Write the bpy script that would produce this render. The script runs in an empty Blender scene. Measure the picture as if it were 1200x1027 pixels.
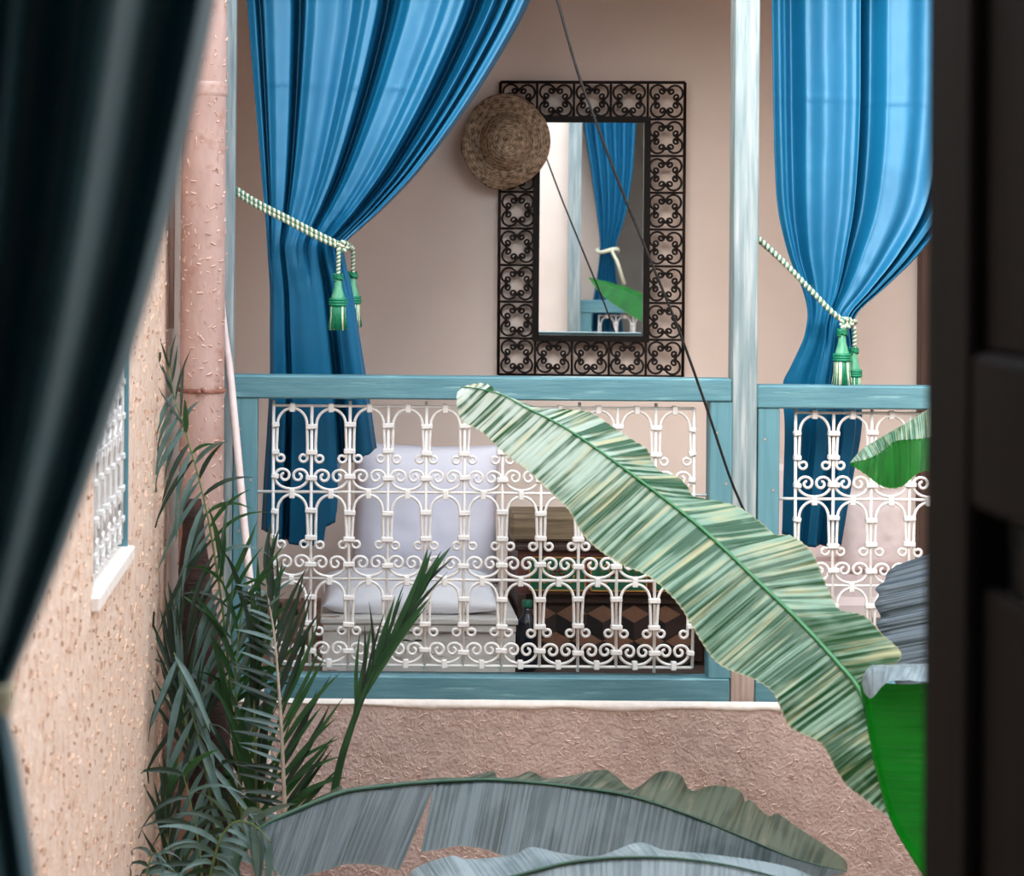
import bpy, math, random
from mathutils import Vector, Matrix, noise
random.seed(7)
S = bpy.context.scene
COL = S.collection
PI = math.pi

# ------------------------------------------------------------------ camera
F = 2405.0            # focal length in pixels of the 1200 x 1027 frame
CX, CY = 400.0, 285.0 # principal point (lens shift, as in a cropped photograph)
ZC = 1.45             # eye height above the gallery floor
ROLL = math.radians(0.45)
D = 6.5               # railing plane
W = 8.25              # back wall of the gallery
K = D / F             # metres per pixel on the railing plane

cam_d = bpy.data.cameras.new('camera')
cam = bpy.data.objects.new('camera', cam_d)
COL.objects.link(cam)
cam.matrix_world = Matrix.Translation((0, 0, ZC)) @ Matrix.Rotation(PI / 2, 4, 'X') @ Matrix.Rotation(ROLL, 4, 'Z')
cam_d.sensor_width = 36.0
cam_d.lens = F / 1200 * 36
cam_d.shift_x = (600 - CX) / 1200
cam_d.shift_y = (CY - 513.5) / 1200
cam_d.clip_start = 0.02
cam_d.dof.use_dof = True
cam_d.dof.focus_distance = 6.8
cam_d.dof.aperture_fstop = 5.6
S.camera = cam

# ------------------------------------------------------------------ light
world = bpy.data.worlds.new('sky')
S.world = world
world.use_nodes = True
bg = world.node_tree.nodes['Background']
bg.inputs['Color'].default_value = (0.79, 0.90, 1.0, 1)
bg.inputs['Strength'].default_value = 4.6
sun_d = bpy.data.lights.new('sun', 'SUN')
sun_d.energy = 6.8
sun_d.angle = math.radians(50)
sun_d.color = (1.0, 0.91, 0.82)
sun = bpy.data.objects.new('sun', sun_d)
COL.objects.link(sun)
sun.rotation_euler = Vector((-0.38, -0.8, 0.42)).to_track_quat('Z', 'Y').to_euler()

S.view_settings.view_transform = 'Standard'
S.view_settings.look = 'None'
S.view_settings.gamma = 1.0
S.view_settings.use_curve_mapping = False
S.view_settings.exposure = 0.0
S.cycles.max_bounces = 10
S.cycles.diffuse_bounces = 6
S.cycles.transparent_max_bounces = 12


# ------------------------------------------------------------------ helpers
def at(px, py, Y):
    """point at depth Y that the photograph shows at pixel (px, py)"""
    a, b = px - CX, py - CY
    c, s = math.cos(ROLL), math.sin(ROLL)
    x, y = a * c + b * s, -a * s + b * c
    return Vector((x * Y / F, Y, ZC - y * Y / F))


ROOT = {}  # world location of every root / part origin


def loc_of(o):
    v = Vector((0, 0, 0))
    while o is not None:
        v += o.location
        o = o.parent
    return v


def tag(o, label=None, cat=None, group=None, kind=None):
    if label: o['label'] = label
    if cat: o['category'] = cat
    if group: o['group'] = group
    if kind: o['kind'] = kind
    return o


def empty(name, loc, parent=None):
    o = bpy.data.objects.new(name, None)
    COL.objects.link(o)
    o.empty_display_size = 0.05
    o.parent = parent
    o.location = Vector(loc) - (loc_of(parent) if parent else Vector((0, 0, 0)))
    return o


def mk_mesh(name, verts, faces, mats, smooth=False, uvs=None, mi=None):
    me = bpy.data.meshes.new(name)
    me.from_pydata([tuple(v) for v in verts], [], faces)
    for m in (mats if isinstance(mats, (list, tuple)) else [mats]):
        me.materials.append(m)
    if smooth:
        me.polygons.foreach_set('use_smooth', [True] * len(me.polygons))
    if mi:
        me.polygons.foreach_set('material_index', mi)
    if uvs:
        ul = me.uv_layers.new(name='UVMap')
        for lp in me.loops:
            ul.data[lp.index].uv = uvs[lp.vertex_index]
    me.update()
    return me


def obj(name, verts, faces, mat, parent=None, smooth=False, uvs=None, base=None, mi=None):
    """mesh object from world-space vertices; its origin is its base (or its parent's origin)"""
    verts = [Vector(v) for v in verts]
    if base is None:
        lo = Vector([min(v[i] for v in verts) for i in range(3)])
        hi = Vector([max(v[i] for v in verts) for i in range(3)])
        base = Vector(((lo.x + hi.x) / 2, (lo.y + hi.y) / 2, lo.z))
    base = Vector(base)
    me = mk_mesh(name, [v - base for v in verts], faces, mat, smooth, uvs, mi)
    o = bpy.data.objects.new(name, me)
    COL.objects.link(o)
    o.parent = parent
    o.location = base - (loc_of(parent) if parent else Vector((0, 0, 0)))
    return o


def inst(name, me, loc, parent=None, rot=None, scale=None):
    o = bpy.data.objects.new(name, me)
    COL.objects.link(o)
    o.parent = parent
    o.location = Vector(loc) - (loc_of(parent) if parent else Vector((0, 0, 0)))
    if rot: o.rotation_euler = rot
    if scale: o.scale = scale
    return o


class MB:
    """collects shapes into one vertex / face list"""
    def __init__(s):
        s.v, s.f, s.mi, s.m = [], [], [], 0

    def add(s, v, f):
        n = len(s.v)
        s.v += [Vector(p) for p in v]
        s.f += [tuple(i + n for i in q) for q in f]
        s.mi += [s.m] * len(f)
        return s

    def box(s, x0, x1, y0, y1, z0, z1, bev=0.0):
        if bev <= 0:
            v = [(x, y, z) for x in (x0, x1) for y in (y0, y1) for z in (z0, z1)]
            f = [(0, 1, 3, 2), (4, 6, 7, 5), (0, 4, 5, 1), (2, 3, 7, 6), (0, 2, 6, 4), (1, 5, 7, 3)]
            return s.add(v, f)
        b = bev   # chamfered box: every corner gives three vertices
        v, idx = [], {}
        for i, x in enumerate((x0, x1)):
            for j, y in enumerate((y0, y1)):
                for k, z in enumerate((z0, z1)):
                    dx, dy, dz = (b if i == 0 else -b), (b if j == 0 else -b), (b if k == 0 else -b)
                    idx[i, j, k] = len(v)
                    v += [(x, y + dy, z + dz), (x + dx, y, z + dz), (x + dx, y + dy, z)]
        f = []
        I = lambda i, j, k, a: idx[i, j, k] + a
        for i in (0, 1):
            q = [I(i, 0, 0, 0), I(i, 0, 1, 0), I(i, 1, 1, 0), I(i, 1, 0, 0)]
            f.append(tuple(q if i == 0 else q[::-1]))
            q = [I(0, i, 0, 1), I(1, i, 0, 1), I(1, i, 1, 1), I(0, i, 1, 1)]
            f.append(tuple(q if i == 0 else q[::-1]))
            q = [I(0, 0, i, 2), I(0, 1, i, 2), I(1, 1, i, 2), I(1, 0, i, 2)]
            f.append(tuple(q if i == 0 else q[::-1]))
        for j in (0, 1):
            for k in (0, 1):
                f.append((I(0, j, k, 1), I(1, j, k, 1), I(1, j, k, 2), I(0, j, k, 2)))
                f.append((I(j, 0, k, 0), I(j, 1, k, 0), I(j, 1, k, 2), I(j, 0, k, 2)))
                f.append((I(j, k, 0, 0), I(j, k, 1, 0), I(j, k, 1, 1), I(j, k, 0, 1)))
        for i in (0, 1):
            for j in (0, 1):
                for k in (0, 1):
                    f.append((I(i, j, k, 0), I(i, j, k, 1), I(i, j, k, 2)))
        return s.add(v, f)

    def tube(s, pts, r, seg=8, caps=True, closed=False):
        pts = [Vector(p) for p in pts]
        n = len(pts)
        rr = r if isinstance(r, (list, tuple)) else [r] * n
        v, f = [], []
        nrm = None
        for i, p in enumerate(pts):
            a = pts[(i - 1) % n] if (closed or i > 0) else p
            b = pts[(i + 1) % n] if (closed or i < n - 1) else p
            t = (b - a)
            if t.length < 1e-9: t = Vector((0, 0, 1))
            t.normalize()
            if nrm is None:
                ref = Vector((0, 1, 0)) if abs(t.y) < 0.9 else Vector((1, 0, 0))
                nrm = (ref - t * ref.dot(t)).normalized()
            else:
                nrm = nrm - t * nrm.dot(t)
                nrm = nrm.normalized() if nrm.length > 1e-6 else t.orthogonal().normalized()
            bi = t.cross(nrm)
            for k in range(seg):
                an = 2 * PI * k / seg
                v.append(p + (nrm * math.cos(an) + bi * math.sin(an)) * rr[i])
        rng = n if closed else n - 1
        for i in range(rng):
            j = (i + 1) % n
            for k in range(seg):
                l = (k + 1) % seg
                f.append((i * seg + k, i * seg + l, j * seg + l, j * seg + k))
        if caps and not closed:
            f.append(tuple(range(seg))[::-1])
            f.append(tuple((n - 1) * seg + k for k in range(seg)))
        return s.add(v, f)

    def lathe(s, prof, c=(0, 0, 0), seg=24, M=None, cap=True):
        v, f = [], []
        for (r, z) in prof:
            for k in range(seg):
                a = 2 * PI * k / seg
                p = Vector((r * math.cos(a), r * math.sin(a), z))
                if M is not None: p = M @ p
                v.append(p + Vector(c))
        for i in range(len(prof) - 1):
            for k in range(seg):
                l = (k + 1) % seg
                f.append((i * seg + k, i * seg + l, (i + 1) * seg + l, (i + 1) * seg + k))
        if cap:
            f.append(tuple(range(seg))[::-1])
            f.append(tuple((len(prof) - 1) * seg + k for k in range(seg)))
        return s.add(v, f)

    def build(s, name, mat, parent=None, smooth=False, base=None):
        mi = s.mi if isinstance(mat, (list, tuple)) else None
        return obj(name, s.v, s.f, mat, parent, smooth, None, base, mi)

    def mesh(s, name, mat, smooth=False):
        return mk_mesh(name, s.v, s.f, mat, smooth)


def box(name, x0, x1, y0, y1, z0, z1, mat, parent=None, bev=0.0):
    return MB().box(x0, x1, y0, y1, z0, z1, bev).build(name, mat, parent)


def resample(pts, n):
    pts = [Vector(p) for p in pts]
    # Catmull-Rom through the points, then even spacing
    fine = []
    for i in range(len(pts) - 1):
        p0, p1, p2, p3 = pts[max(i - 1, 0)], pts[i], pts[i + 1], pts[min(i + 2, len(pts) - 1)]
        for k in range(12):
            t = k / 12
            fine.append(0.5 * ((2 * p1) + (p2 - p0) * t + (2 * p0 - 5 * p1 + 4 * p2 - p3) * t * t + (3 * p1 - p0 - 3 * p2 + p3) * t ** 3))
    fine.append(pts[-1])
    acc = [0.0]
    for a, b in zip(fine, fine[1:]):
        acc.append(acc[-1] + (b - a).length)
    out, j = [], 0
    for i in range(n):
        s = acc[-1] * i / (n - 1)
        while j < len(acc) - 2 and acc[j + 1] < s: j += 1
        d = acc[j + 1] - acc[j]
        out.append(fine[j].lerp(fine[j + 1], (s - acc[j]) / d if d > 1e-12 else 0))
    return out


def interp(tab, x):
    if x <= tab[0][0]: return tab[0][1]
    for (a, b), (c, d) in zip(tab, tab[1:]):
        if x <= c: return b + (d - b) * (x - a) / (c - a)
    return tab[-1][1]


def sinterp(tab, x):
    """smooth (cosine) interpolation"""
    if x <= tab[0][0]: return tab[0][1]
    for (a, b), (c, d) in zip(tab, tab[1:]):
        if x <= c:
            t = (x - a) / (c - a)
            return b + (d - b) * (0.5 - 0.5 * math.cos(PI * t))
    return tab[-1][1]


def rgb(r, g, b):
    f = lambda c: ((c / 255 + 0.055) / 1.055) ** 2.4 if c > 10 else c / 255 / 12.92
    return (f(r), f(g), f(b), 1)


# ------------------------------------------------------------------ materials
def new_mat(name):
    m = bpy.data.materials.new(name)
    m.use_nodes = True
    nt = m.node_tree
    return m, nt, nt.nodes['Principled BSDF'], nt.nodes['Material Output']


def mat(name, col, col2=None, rough=0.7, scale=8.0, stretch=(1, 1, 1), bump=0.0, bscale=None, metal=0.0,
        spec=0.5, col3=None, s3=3.0, t3=(0.55, 0.7), sheen=0.0, transl=None, detail=5.0, stretch3=(1, 1, 1)):
    m, nt, P, out = new_mat(name)
    N, L = nt.nodes, nt.links
    P.inputs['Roughness'].default_value = rough
    P.inputs['Metallic'].default_value = metal
    P.inputs['Specular IOR Level'].default_value = spec
    if sheen: P.inputs['Sheen Weight'].default_value = sheen
    tc = N.new('ShaderNodeTexCoord')
    mp = N.new('ShaderNodeMapping')
    mp.inputs['Scale'].default_value = stretch
    L.new(tc.outputs['Object'], mp.inputs['Vector'])
    nz = N.new('ShaderNodeTexNoise')
    nz.inputs['Scale'].default_value = scale
    nz.inputs['Detail'].default_value = detail
    L.new(mp.outputs['Vector'], nz.inputs['Vector'])
    src = None
    if col2 is None:
        P.inputs['Base Color'].default_value = col
    else:
        cr = N.new('ShaderNodeValToRGB')
        cr.color_ramp.elements[0].position = 0.3
        cr.color_ramp.elements[1].position = 0.7
        cr.color_ramp.elements[0].color = col
        cr.color_ramp.elements[1].color = col2
        L.new(nz.outputs['Fac'], cr.inputs['Fac'])
        src = cr.outputs['Color']
        if col3 is not None:
            n3 = N.new('ShaderNodeTexNoise')
            n3.inputs['Scale'].default_value = s3
            n3.inputs['Detail'].default_value = 8
            m3 = N.new('ShaderNodeMapping')
            m3.inputs['Scale'].default_value = stretch3
            L.new(tc.outputs['Object'], m3.inputs['Vector'])
            L.new(m3.outputs['Vector'], n3.inputs['Vector'])
            mr = N.new('ShaderNodeMapRange')
            mr.inputs[1].default_value, mr.inputs[2].default_value = t3
            L.new(n3.outputs['Fac'], mr.inputs[0])
            mx = N.new('ShaderNodeMixRGB')
            L.new(mr.outputs[0], mx.inputs[0])
            L.new(src, mx.inputs[1])
            mx.inputs[2].default_value = col3
            src = mx.outputs[0]
        L.new(src, P.inputs['Base Color'])
    if bump:
        nb = nz
        if bscale:
            nb = N.new('ShaderNodeTexNoise')
            nb.inputs['Scale'].default_value = bscale
            nb.inputs['Detail'].default_value = 6
            L.new(mp.outputs['Vector'], nb.inputs['Vector'])
        bp = N.new('ShaderNodeBump')
        bp.inputs['Strength'].default_value = bump
        bp.inputs['Distance'].default_value = 0.01
        L.new(nb.outputs['Fac'], bp.inputs['Height'])
        L.new(bp.outputs['Normal'], P.inputs['Normal'])
    if transl:
        tr = N.new('ShaderNodeBsdfTranslucent')
        tr.inputs['Color'].default_value = transl[0]
        ms = N.new('ShaderNodeMixShader')
        ms.inputs[0].default_value = transl[1]
        L.new(P.outputs[0], ms.inputs[1])
        L.new(tr.outputs[0], ms.inputs[2])
        L.new(ms.outputs[0], out.inputs['Surface'])
    return m


def leaf_mat(name, pale, green, streak, trans, veins=150.0, tw=0.35, rough=0.38, streak_t=(0.52, 0.68), patch_t=(0.42, 0.6), tip=None, contrast=1.0):
    """banana blade: fine cross veins, broad green / glaucous patches, straw-coloured streaks (UV: along, across)"""
    m, nt, P, out = new_mat(name)
    N, L = nt.nodes, nt.links
    uv = N.new('ShaderNodeUVMap'); uv.uv_map = 'UVMap'
    def nzn(sx, sy, detail=3.0):
        mp = N.new('ShaderNodeMapping'); mp.inputs['Scale'].default_value = (sx, sy, 1)
        L.new(uv.outputs[0], mp.inputs['Vector'])
        n = N.new('ShaderNodeTexNoise'); n.inputs['Scale'].default_value = 1.0; n.inputs['Detail'].default_value = detail
        L.new(mp.outputs[0], n.inputs['Vector'])
        return n.outputs['Fac']
    def rng(src, a, b):
        r = N.new('ShaderNodeMapRange'); r.inputs[1].default_value = a; r.inputs[2].default_value = b
        L.new(src, r.inputs[0]); return r.outputs[0]
    def mix(fac, a, b):
        x = N.new('ShaderNodeMixRGB'); L.new(fac, x.inputs[0])
        for i, c in ((1, a), (2, b)):
            if isinstance(c, tuple): x.inputs[i].default_value = c
            else: L.new(c, x.inputs[i])
        return x.outputs[0]
    sx = N.new('ShaderNodeSeparateXYZ'); L.new(uv.outputs[0], sx.inputs[0])
    def math_(op, a, b=None):
        n = N.new('ShaderNodeMath'); n.operation = op
        for i_, c in ((0, a), (1, b)):
            if c is None: continue
            if isinstance(c, (int, float)): n.inputs[i_].default_value = c
            else: L.new(c, n.inputs[i_])
        return n.outputs[0]
    patch = rng(nzn(13, 1.8, 3), *patch_t)
    fine = rng(nzn(veins, .7, 1), 0.41, 0.59)
    st = rng(nzn(55, 1.6, 3), *streak_t)
    tipw = rng(sx.outputs[0], 0.55, 1.0)
    pale_u = mix(tipw, pale, tip or pale)
    val = math_('SUBTRACT', math_('ADD', math_('MULTIPLY', patch, 0.8), math_('MULTIPLY', math_('SUBTRACT', fine, 0.40), contrast)), math_('MULTIPLY', tipw, 0.5))
    cl_ = N.new('ShaderNodeClamp'); L.new(val, cl_.inputs[0])
    c1 = mix(cl_.outputs[0], pale_u, green)
    stw = math_('MULTIPLY', math_('MULTIPLY', st, 0.75), math_('SUBTRACT', 1.0, fine))
    c2 = mix(stw, c1, streak)
    edge = rng(math_('ABSOLUTE', math_('SUBTRACT', sx.outputs[1], 0.5)), 0.485, 0.5)
    c3 = mix(math_('MULTIPLY', edge, 0.6), c2, streak)
    L.new(c3, P.inputs['Base Color'])
    P.inputs['Roughness'].default_value = rough
    P.inputs['Specular IOR Level'].default_value = 0.5
    bp = N.new('ShaderNodeBump'); bp.inputs['Strength'].default_value = 0.35; bp.inputs['Distance'].default_value = 0.004
    L.new(fine, bp.inputs['Height']); L.new(bp.outputs[0], P.inputs['Normal'])
    tr = N.new('ShaderNodeBsdfTranslucent'); tr.inputs['Color'].default_value = trans
    ms = N.new('ShaderNodeMixShader'); ms.inputs[0].default_value = tw
    L.new(P.outputs[0], ms.inputs[1]); L.new(tr.outputs[0], ms.inputs[2]); L.new(ms.outputs[0], out.inputs['Surface'])
    return m


M_wall = mat('gallery plaster', rgb(226, 211, 201), rgb(234, 220, 211), rough=0.75, scale=3, bump=0.05, bscale=60)
M_left = mat('orange straw plaster', rgb(222, 192, 171), rgb(240, 217, 200), rough=0.85, scale=28, bump=0.5, bscale=70,
             col3=rgb(194, 148, 120), s3=45, t3=(0.58, 0.75), stretch3=(1, 1, 0.35))
M_para = mat('mauve straw plaster', rgb(180, 156, 147), rgb(202, 179, 170), rough=0.85, scale=22, bump=0.9, bscale=80)
M_straw = mat('straw flecks', rgb(205, 165, 140), rgb(226, 192, 165), rough=0.7, scale=60)
M_straw_p = mat('mauve straw flecks', rgb(212, 186, 174), rgb(232, 210, 198), rough=0.7, scale=60)
M_flake = mat('peeling paint flakes', rgb(222, 192, 178), rgb(190, 152, 136), rough=0.7, scale=60)
M_pipe = mat('pink painted pipe', rgb(172, 140, 130), rgb(194, 164, 155), rough=0.62, scale=9, bump=0.35, bscale=40, stretch=(1, 1, .5),
             col3=rgb(164, 118, 102), s3=14, t3=(.58, .72))
M_lip = mat('white plaster lip', rgb(232, 222, 214), rgb(245, 238, 232), rough=0.8, scale=30, bump=0.4)
M_teal = mat('teal painted wood', rgb(76, 124, 136), rgb(96, 142, 152), rough=0.5, scale=5, stretch=(1, 6, 12), bump=0.15, bscale=14,
             col3=rgb(126, 168, 174), s3=5, t3=(0.6, 0.72), stretch3=(1, 6, 10))
M_tealv = mat('teal painted wood upright', rgb(112, 132, 136), rgb(152, 166, 169), rough=0.5, scale=5, stretch=(12, 8, 0.8), bump=0.25, bscale=8,
              col3=rgb(168, 176, 178), s3=4, t3=(0.52, 0.66), stretch3=(14, 8, 0.7))
M_teald = mat('blue green stile paint', rgb(84, 132, 144), rgb(102, 150, 160), rough=0.5, scale=5, stretch=(12, 8, 0.8), bump=0.15, bscale=8)
M_bare = mat('bare weathered wood', rgb(150, 128, 118), rgb(190, 170, 158), rough=0.8, scale=5, stretch=(14, 8, 0.8), bump=0.3)
M_iron_w = mat('white painted iron', rgb(218, 216, 214), rgb(230, 228, 226), rough=0.45, scale=40, bump=0.15)
M_iron_b = mat('black wrought iron', rgb(17, 11, 10), rgb(30, 19, 16), rough=0.55, scale=40, spec=0.25)
M_band = mat('dark mirror band', rgb(13, 9, 8), rgb(20, 14, 12), rough=0.6, scale=30, spec=0.2)
M_mirror, _nt, _P, _o = new_mat('mirror glass')
_P.inputs['Base Color'].default_value = (0.95, 0.96, 0.95, 1); _P.inputs['Metallic'].default_value = 1; _P.inputs['Roughness'].default_value = 0.01
M_cable = mat('black cable', rgb(14, 13, 13), rgb(24, 22, 22), rough=0.4, scale=20, spec=0.4)
M_blue = mat('blue satin', rgb(8, 90, 130), rgb(12, 100, 140), rough=0.44, scale=2.5, bump=0.03, bscale=260, spec=0.75,
             transl=((0.01, 0.16, 0.3, 1), 0.03))
M_blue.node_tree.nodes['Principled BSDF'].inputs['Specular Tint'].default_value = (0.52, 0.80, 0.98, 1)
M_fore = mat('dark teal drape', rgb(22, 92, 108), rgb(28, 102, 118), rough=0.6, scale=6, bump=0.05, bscale=300, sheen=0.2,
             transl=((0.01, 0.09, 0.12, 1), 0.10))
M_cream = mat('cream rope', rgb(206, 206, 178), rgb(232, 230, 208), rough=0.6, scale=120)
M_green = mat('green silk cord', rgb(8, 110, 78), rgb(22, 140, 100), rough=0.4, scale=120)
M_mix = mat('pale green silk', rgb(110, 178, 142), rgb(60, 150, 112), rough=0.4, scale=150, stretch=(1, 1, .2))
M_ropeg = mat('grey green rope strand', rgb(96, 140, 124), rgb(70, 118, 100), rough=0.5, scale=120)
M_tie = mat('pale cloth band', rgb(190, 184, 150), rgb(206, 200, 170), rough=0.8, scale=30)
M_hat = None
M_pillow = mat('lavender white cotton', rgb(214, 214, 230), rgb(226, 226, 238), rough=0.85, scale=5, bump=0.12, bscale=9)
M_pillow2 = mat('white cotton', rgb(228, 230, 240), rgb(238, 240, 246), rough=0.85, scale=5, bump=0.1, bscale=9)
M_pink = mat('pale pink cotton', rgb(222, 208, 208), rgb(232, 219, 218), rough=0.85, scale=5, bump=0.08, bscale=9)
M_bench = mat('chipped white paint', rgb(206, 204, 200), rgb(224, 222, 218), rough=0.6, scale=6, stretch=(1, 4, 8), bump=0.15,
              col3=rgb(146, 116, 96), s3=9, t3=(0.62, 0.68), stretch3=(1, 3, 6))
M_oldwood = mat('grey brown weathered timber', rgb(92, 76, 58), rgb(142, 124, 98), rough=0.75, scale=4, stretch=(1.5, 6, 18), bump=0.3)
M_dkwood = mat('dark walnut', rgb(46, 30, 25), rgb(66, 44, 36), rough=0.55, scale=6, stretch=(1, 4, 10), bump=0.15)
M_redwd = mat('red brown wood', rgb(74, 40, 34), rgb(98, 56, 46), rough=0.55, scale=6, stretch=(1, 4, 10))
M_cgreen = mat('painted green', rgb(10, 74, 50), rgb(22, 96, 66), rough=0.5, scale=18)
M_gold = mat('painted ochre', rgb(168, 112, 44), rgb(190, 138, 66), rough=0.5, scale=18)
M_red = mat('painted red', rgb(112, 28, 26), rgb(138, 40, 34), rough=0.5, scale=18)
M_rhA = mat('light inlay', rgb(112, 80, 64), rgb(136, 100, 80), rough=0.5, scale=14)
M_rhB = mat('mid inlay', rgb(48, 36, 34), rgb(60, 44, 42), rough=0.5, scale=14)
M_rhC = mat('black inlay', rgb(16, 13, 15), rgb(24, 20, 21), rough=0.5, scale=14)
M_bottle = mat('dark blue bottle', rgb(18, 26, 40), rgb(24, 36, 52), rough=0.12, scale=5, spec=0.8)
M_label = mat('clear band', rgb(150, 165, 180), rough=0.3)
M_cap = mat('green cap', rgb(14, 92, 70), rgb(20, 104, 80), rough=0.4, scale=30)
M_brick = mat('brown glazed floor brick', rgb(116, 88, 78), rgb(156, 124, 110), rough=0.6, scale=9, bump=0.2)
M_joint = mat('floor mortar', rgb(70, 54, 50), rgb(88, 70, 64), rough=0.9, scale=20)
M_ground = mat('courtyard paving', rgb(120, 92, 78), rgb(150, 118, 102), rough=0.85, scale=6)
M_ceil = mat('brown timber ceiling', rgb(112, 64, 36), rgb(134, 82, 50), rough=0.8, scale=5, stretch=(1, 5, 1))
M_room = mat('dark room plaster', rgb(160, 154, 148), rgb(172, 166, 158), rough=0.9, scale=5)
M_shut = mat('dark brown shutter', rgb(11, 10, 10), rgb(17, 15, 14), rough=0.8, spec=0.1, scale=4, stretch=(8, 8, 0.7), bump=0.15)
M_door = mat('brown door wood', rgb(76, 56, 48), rgb(94, 70, 60), rough=0.6, scale=5, stretch=(12, 8, 0.8))
M_white_rod = mat('white plastic tube', rgb(224, 204, 200), rgb(238, 222, 218), rough=0.5, scale=20)
M_rust = mat('rusty clamp', rgb(112, 66, 54), rgb(168, 116, 100), rough=0.6, scale=40)
M_trunk = mat('dark palm trunk', rgb(40, 24, 20), rgb(62, 38, 31), rough=0.9, scale=10, stretch=(1, 1, 4), bump=0.6, bscale=30)
M_palm = mat('dark green palm', rgb(18, 52, 30), rgb(36, 78, 44), rough=0.42, scale=14, transl=((0.08, 0.35, 0.05, 1), 0.25))
M_palm_s = mat('silver green palm', rgb(62, 88, 84), rgb(98, 124, 120), rough=0.38, scale=14, transl=((0.08, 0.25, 0.08, 1), 0.15))
M_palm_d = mat('deep green palm', rgb(12, 30, 22), rgb(24, 48, 34), rough=0.5, scale=14, transl=((0.05, 0.22, 0.05, 1), 0.15))
M_rach = mat('pale palm rib', rgb(150, 140, 122), rgb(186, 172, 156), rough=0.5, scale=30)
M_rachg = mat('green palm rib', rgb(78, 104, 52), rgb(110, 128, 72), rough=0.45, scale=30)
M_rib = mat('green midrib', rgb(40, 108, 62), rgb(66, 132, 86), rough=0.35, scale=20)
M_ribd = mat('dark midrib', rgb(36, 70, 54), rgb(52, 88, 68), rough=0.35, scale=20)
M_stem = mat('banana stem', rgb(90, 108, 60), rgb(128, 132, 84), rough=0.6, scale=6, stretch=(6, 6, .6))
L_big = leaf_mat('glaucous banana blade', rgb(120, 150, 130), rgb(8, 66, 34), rgb(176, 168, 126), (0.10, 0.42, 0.08, 1), veins=120, tw=0.14, tip=rgb(188, 198, 190), streak_t=(.5, .64), patch_t=(.38, .56), contrast=1.25)
L_gray = leaf_mat('grey banana blade', rgb(82, 92, 96), rgb(40, 54, 56), rgb(92, 94, 86), (0.06, 0.2, 0.08, 1), veins=130, tw=0.08, streak_t=(0.6, 0.8), rough=0.42, contrast=.8)
L_olive = leaf_mat('olive grey banana blade', rgb(92, 100, 84), rgb(44, 56, 44), rgb(150, 138, 118), (0.06, 0.2, 0.06, 1), veins=130, tw=0.1, streak_t=(0.56, 0.75), rough=0.5, contrast=.8)
L_gray2 = leaf_mat('pale grey banana blade', rgb(136, 150, 156), rgb(98, 114, 120), rgb(138, 146, 142), (0.06, 0.2, 0.08, 1), veins=120, tw=0.08, streak_t=(0.6, 0.8), rough=0.4, contrast=.7)
L_green = leaf_mat('bright green banana blade', rgb(12, 116, 34), rgb(4, 74, 22), rgb(120, 170, 70), (0.008, 0.40, 0.02, 1), veins=60, tw=0.55, streak_t=(0.66, 0.8), rough=0.45, contrast=.4)
L_dark = leaf_mat('slate banana blade', rgb(92, 104, 116), rgb(40, 50, 58), rgb(96, 92, 84), (0.05, 0.15, 0.08, 1), veins=90, tw=0.1, streak_t=(0.6, 0.8), rough=0.4)


def hat_material():
    m, nt, P, out = new_mat('brown woven straw')
    N, L = nt.nodes, nt.links
    tc = N.new('ShaderNodeTexCoord')
    wv = N.new('ShaderNodeTexWave'); wv.wave_type = 'RINGS'; wv.rings_direction = 'Y'
    wv.inputs['Scale'].default_value = 30; wv.inputs['Distortion'].default_value = 5.0; wv.inputs['Detail'].default_value = 3; wv.inputs['Detail Scale'].default_value = 3
    L.new(tc.outputs['Object'], wv.inputs['Vector'])
    nz = N.new('ShaderNodeTexNoise'); nz.inputs['Scale'].default_value = 60; nz.inputs['Detail'].default_value = 6
    L.new(tc.outputs['Object'], nz.inputs['Vector'])
    ad = N.new('ShaderNodeMath'); ad.operation = 'MULTIPLY_ADD'; ad.inputs[1].default_value = 0.13
    L.new(wv.outputs['Fac'], ad.inputs[0]); L.new(nz.outputs['Fac'], ad.inputs[2])
    cr = N.new('ShaderNodeValToRGB')
    cr.color_ramp.elements[0].position = 0.35; cr.color_ramp.elements[1].position = 0.85
    cr.color_ramp.elements[0].color = rgb(84, 64, 48); cr.color_ramp.elements[1].color = rgb(206, 182, 154)
    L.new(ad.outputs[0], cr.inputs['Fac']); L.new(cr.outputs['Color'], P.inputs['Base Color'])
    bp = N.new('ShaderNodeBump'); bp.inputs['Strength'].default_value = 0.9; bp.inputs['Distance'].default_value = 0.004
    L.new(ad.outputs[0], bp.inputs['Height']); L.new(bp.outputs[0], P.inputs['Normal'])
    P.inputs['Roughness'].default_value = 0.85
    return m


M_hat = hat_material()

# ------------------------------------------------------------------ the setting
XL = -0.54      # left courtyard wall
XR = 3.30       # right courtyard wall
YF = 1.70       # outer face of the wall we look out of
GZ = -2.40      # courtyard ground
TOP = 3.15      # wall tops
ST = lambda o: tag(o, kind='structure')

ST(box('floor', XL - .3, XR + .3, YF - .3, D, GZ - .1, GZ, M_ground))
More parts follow.
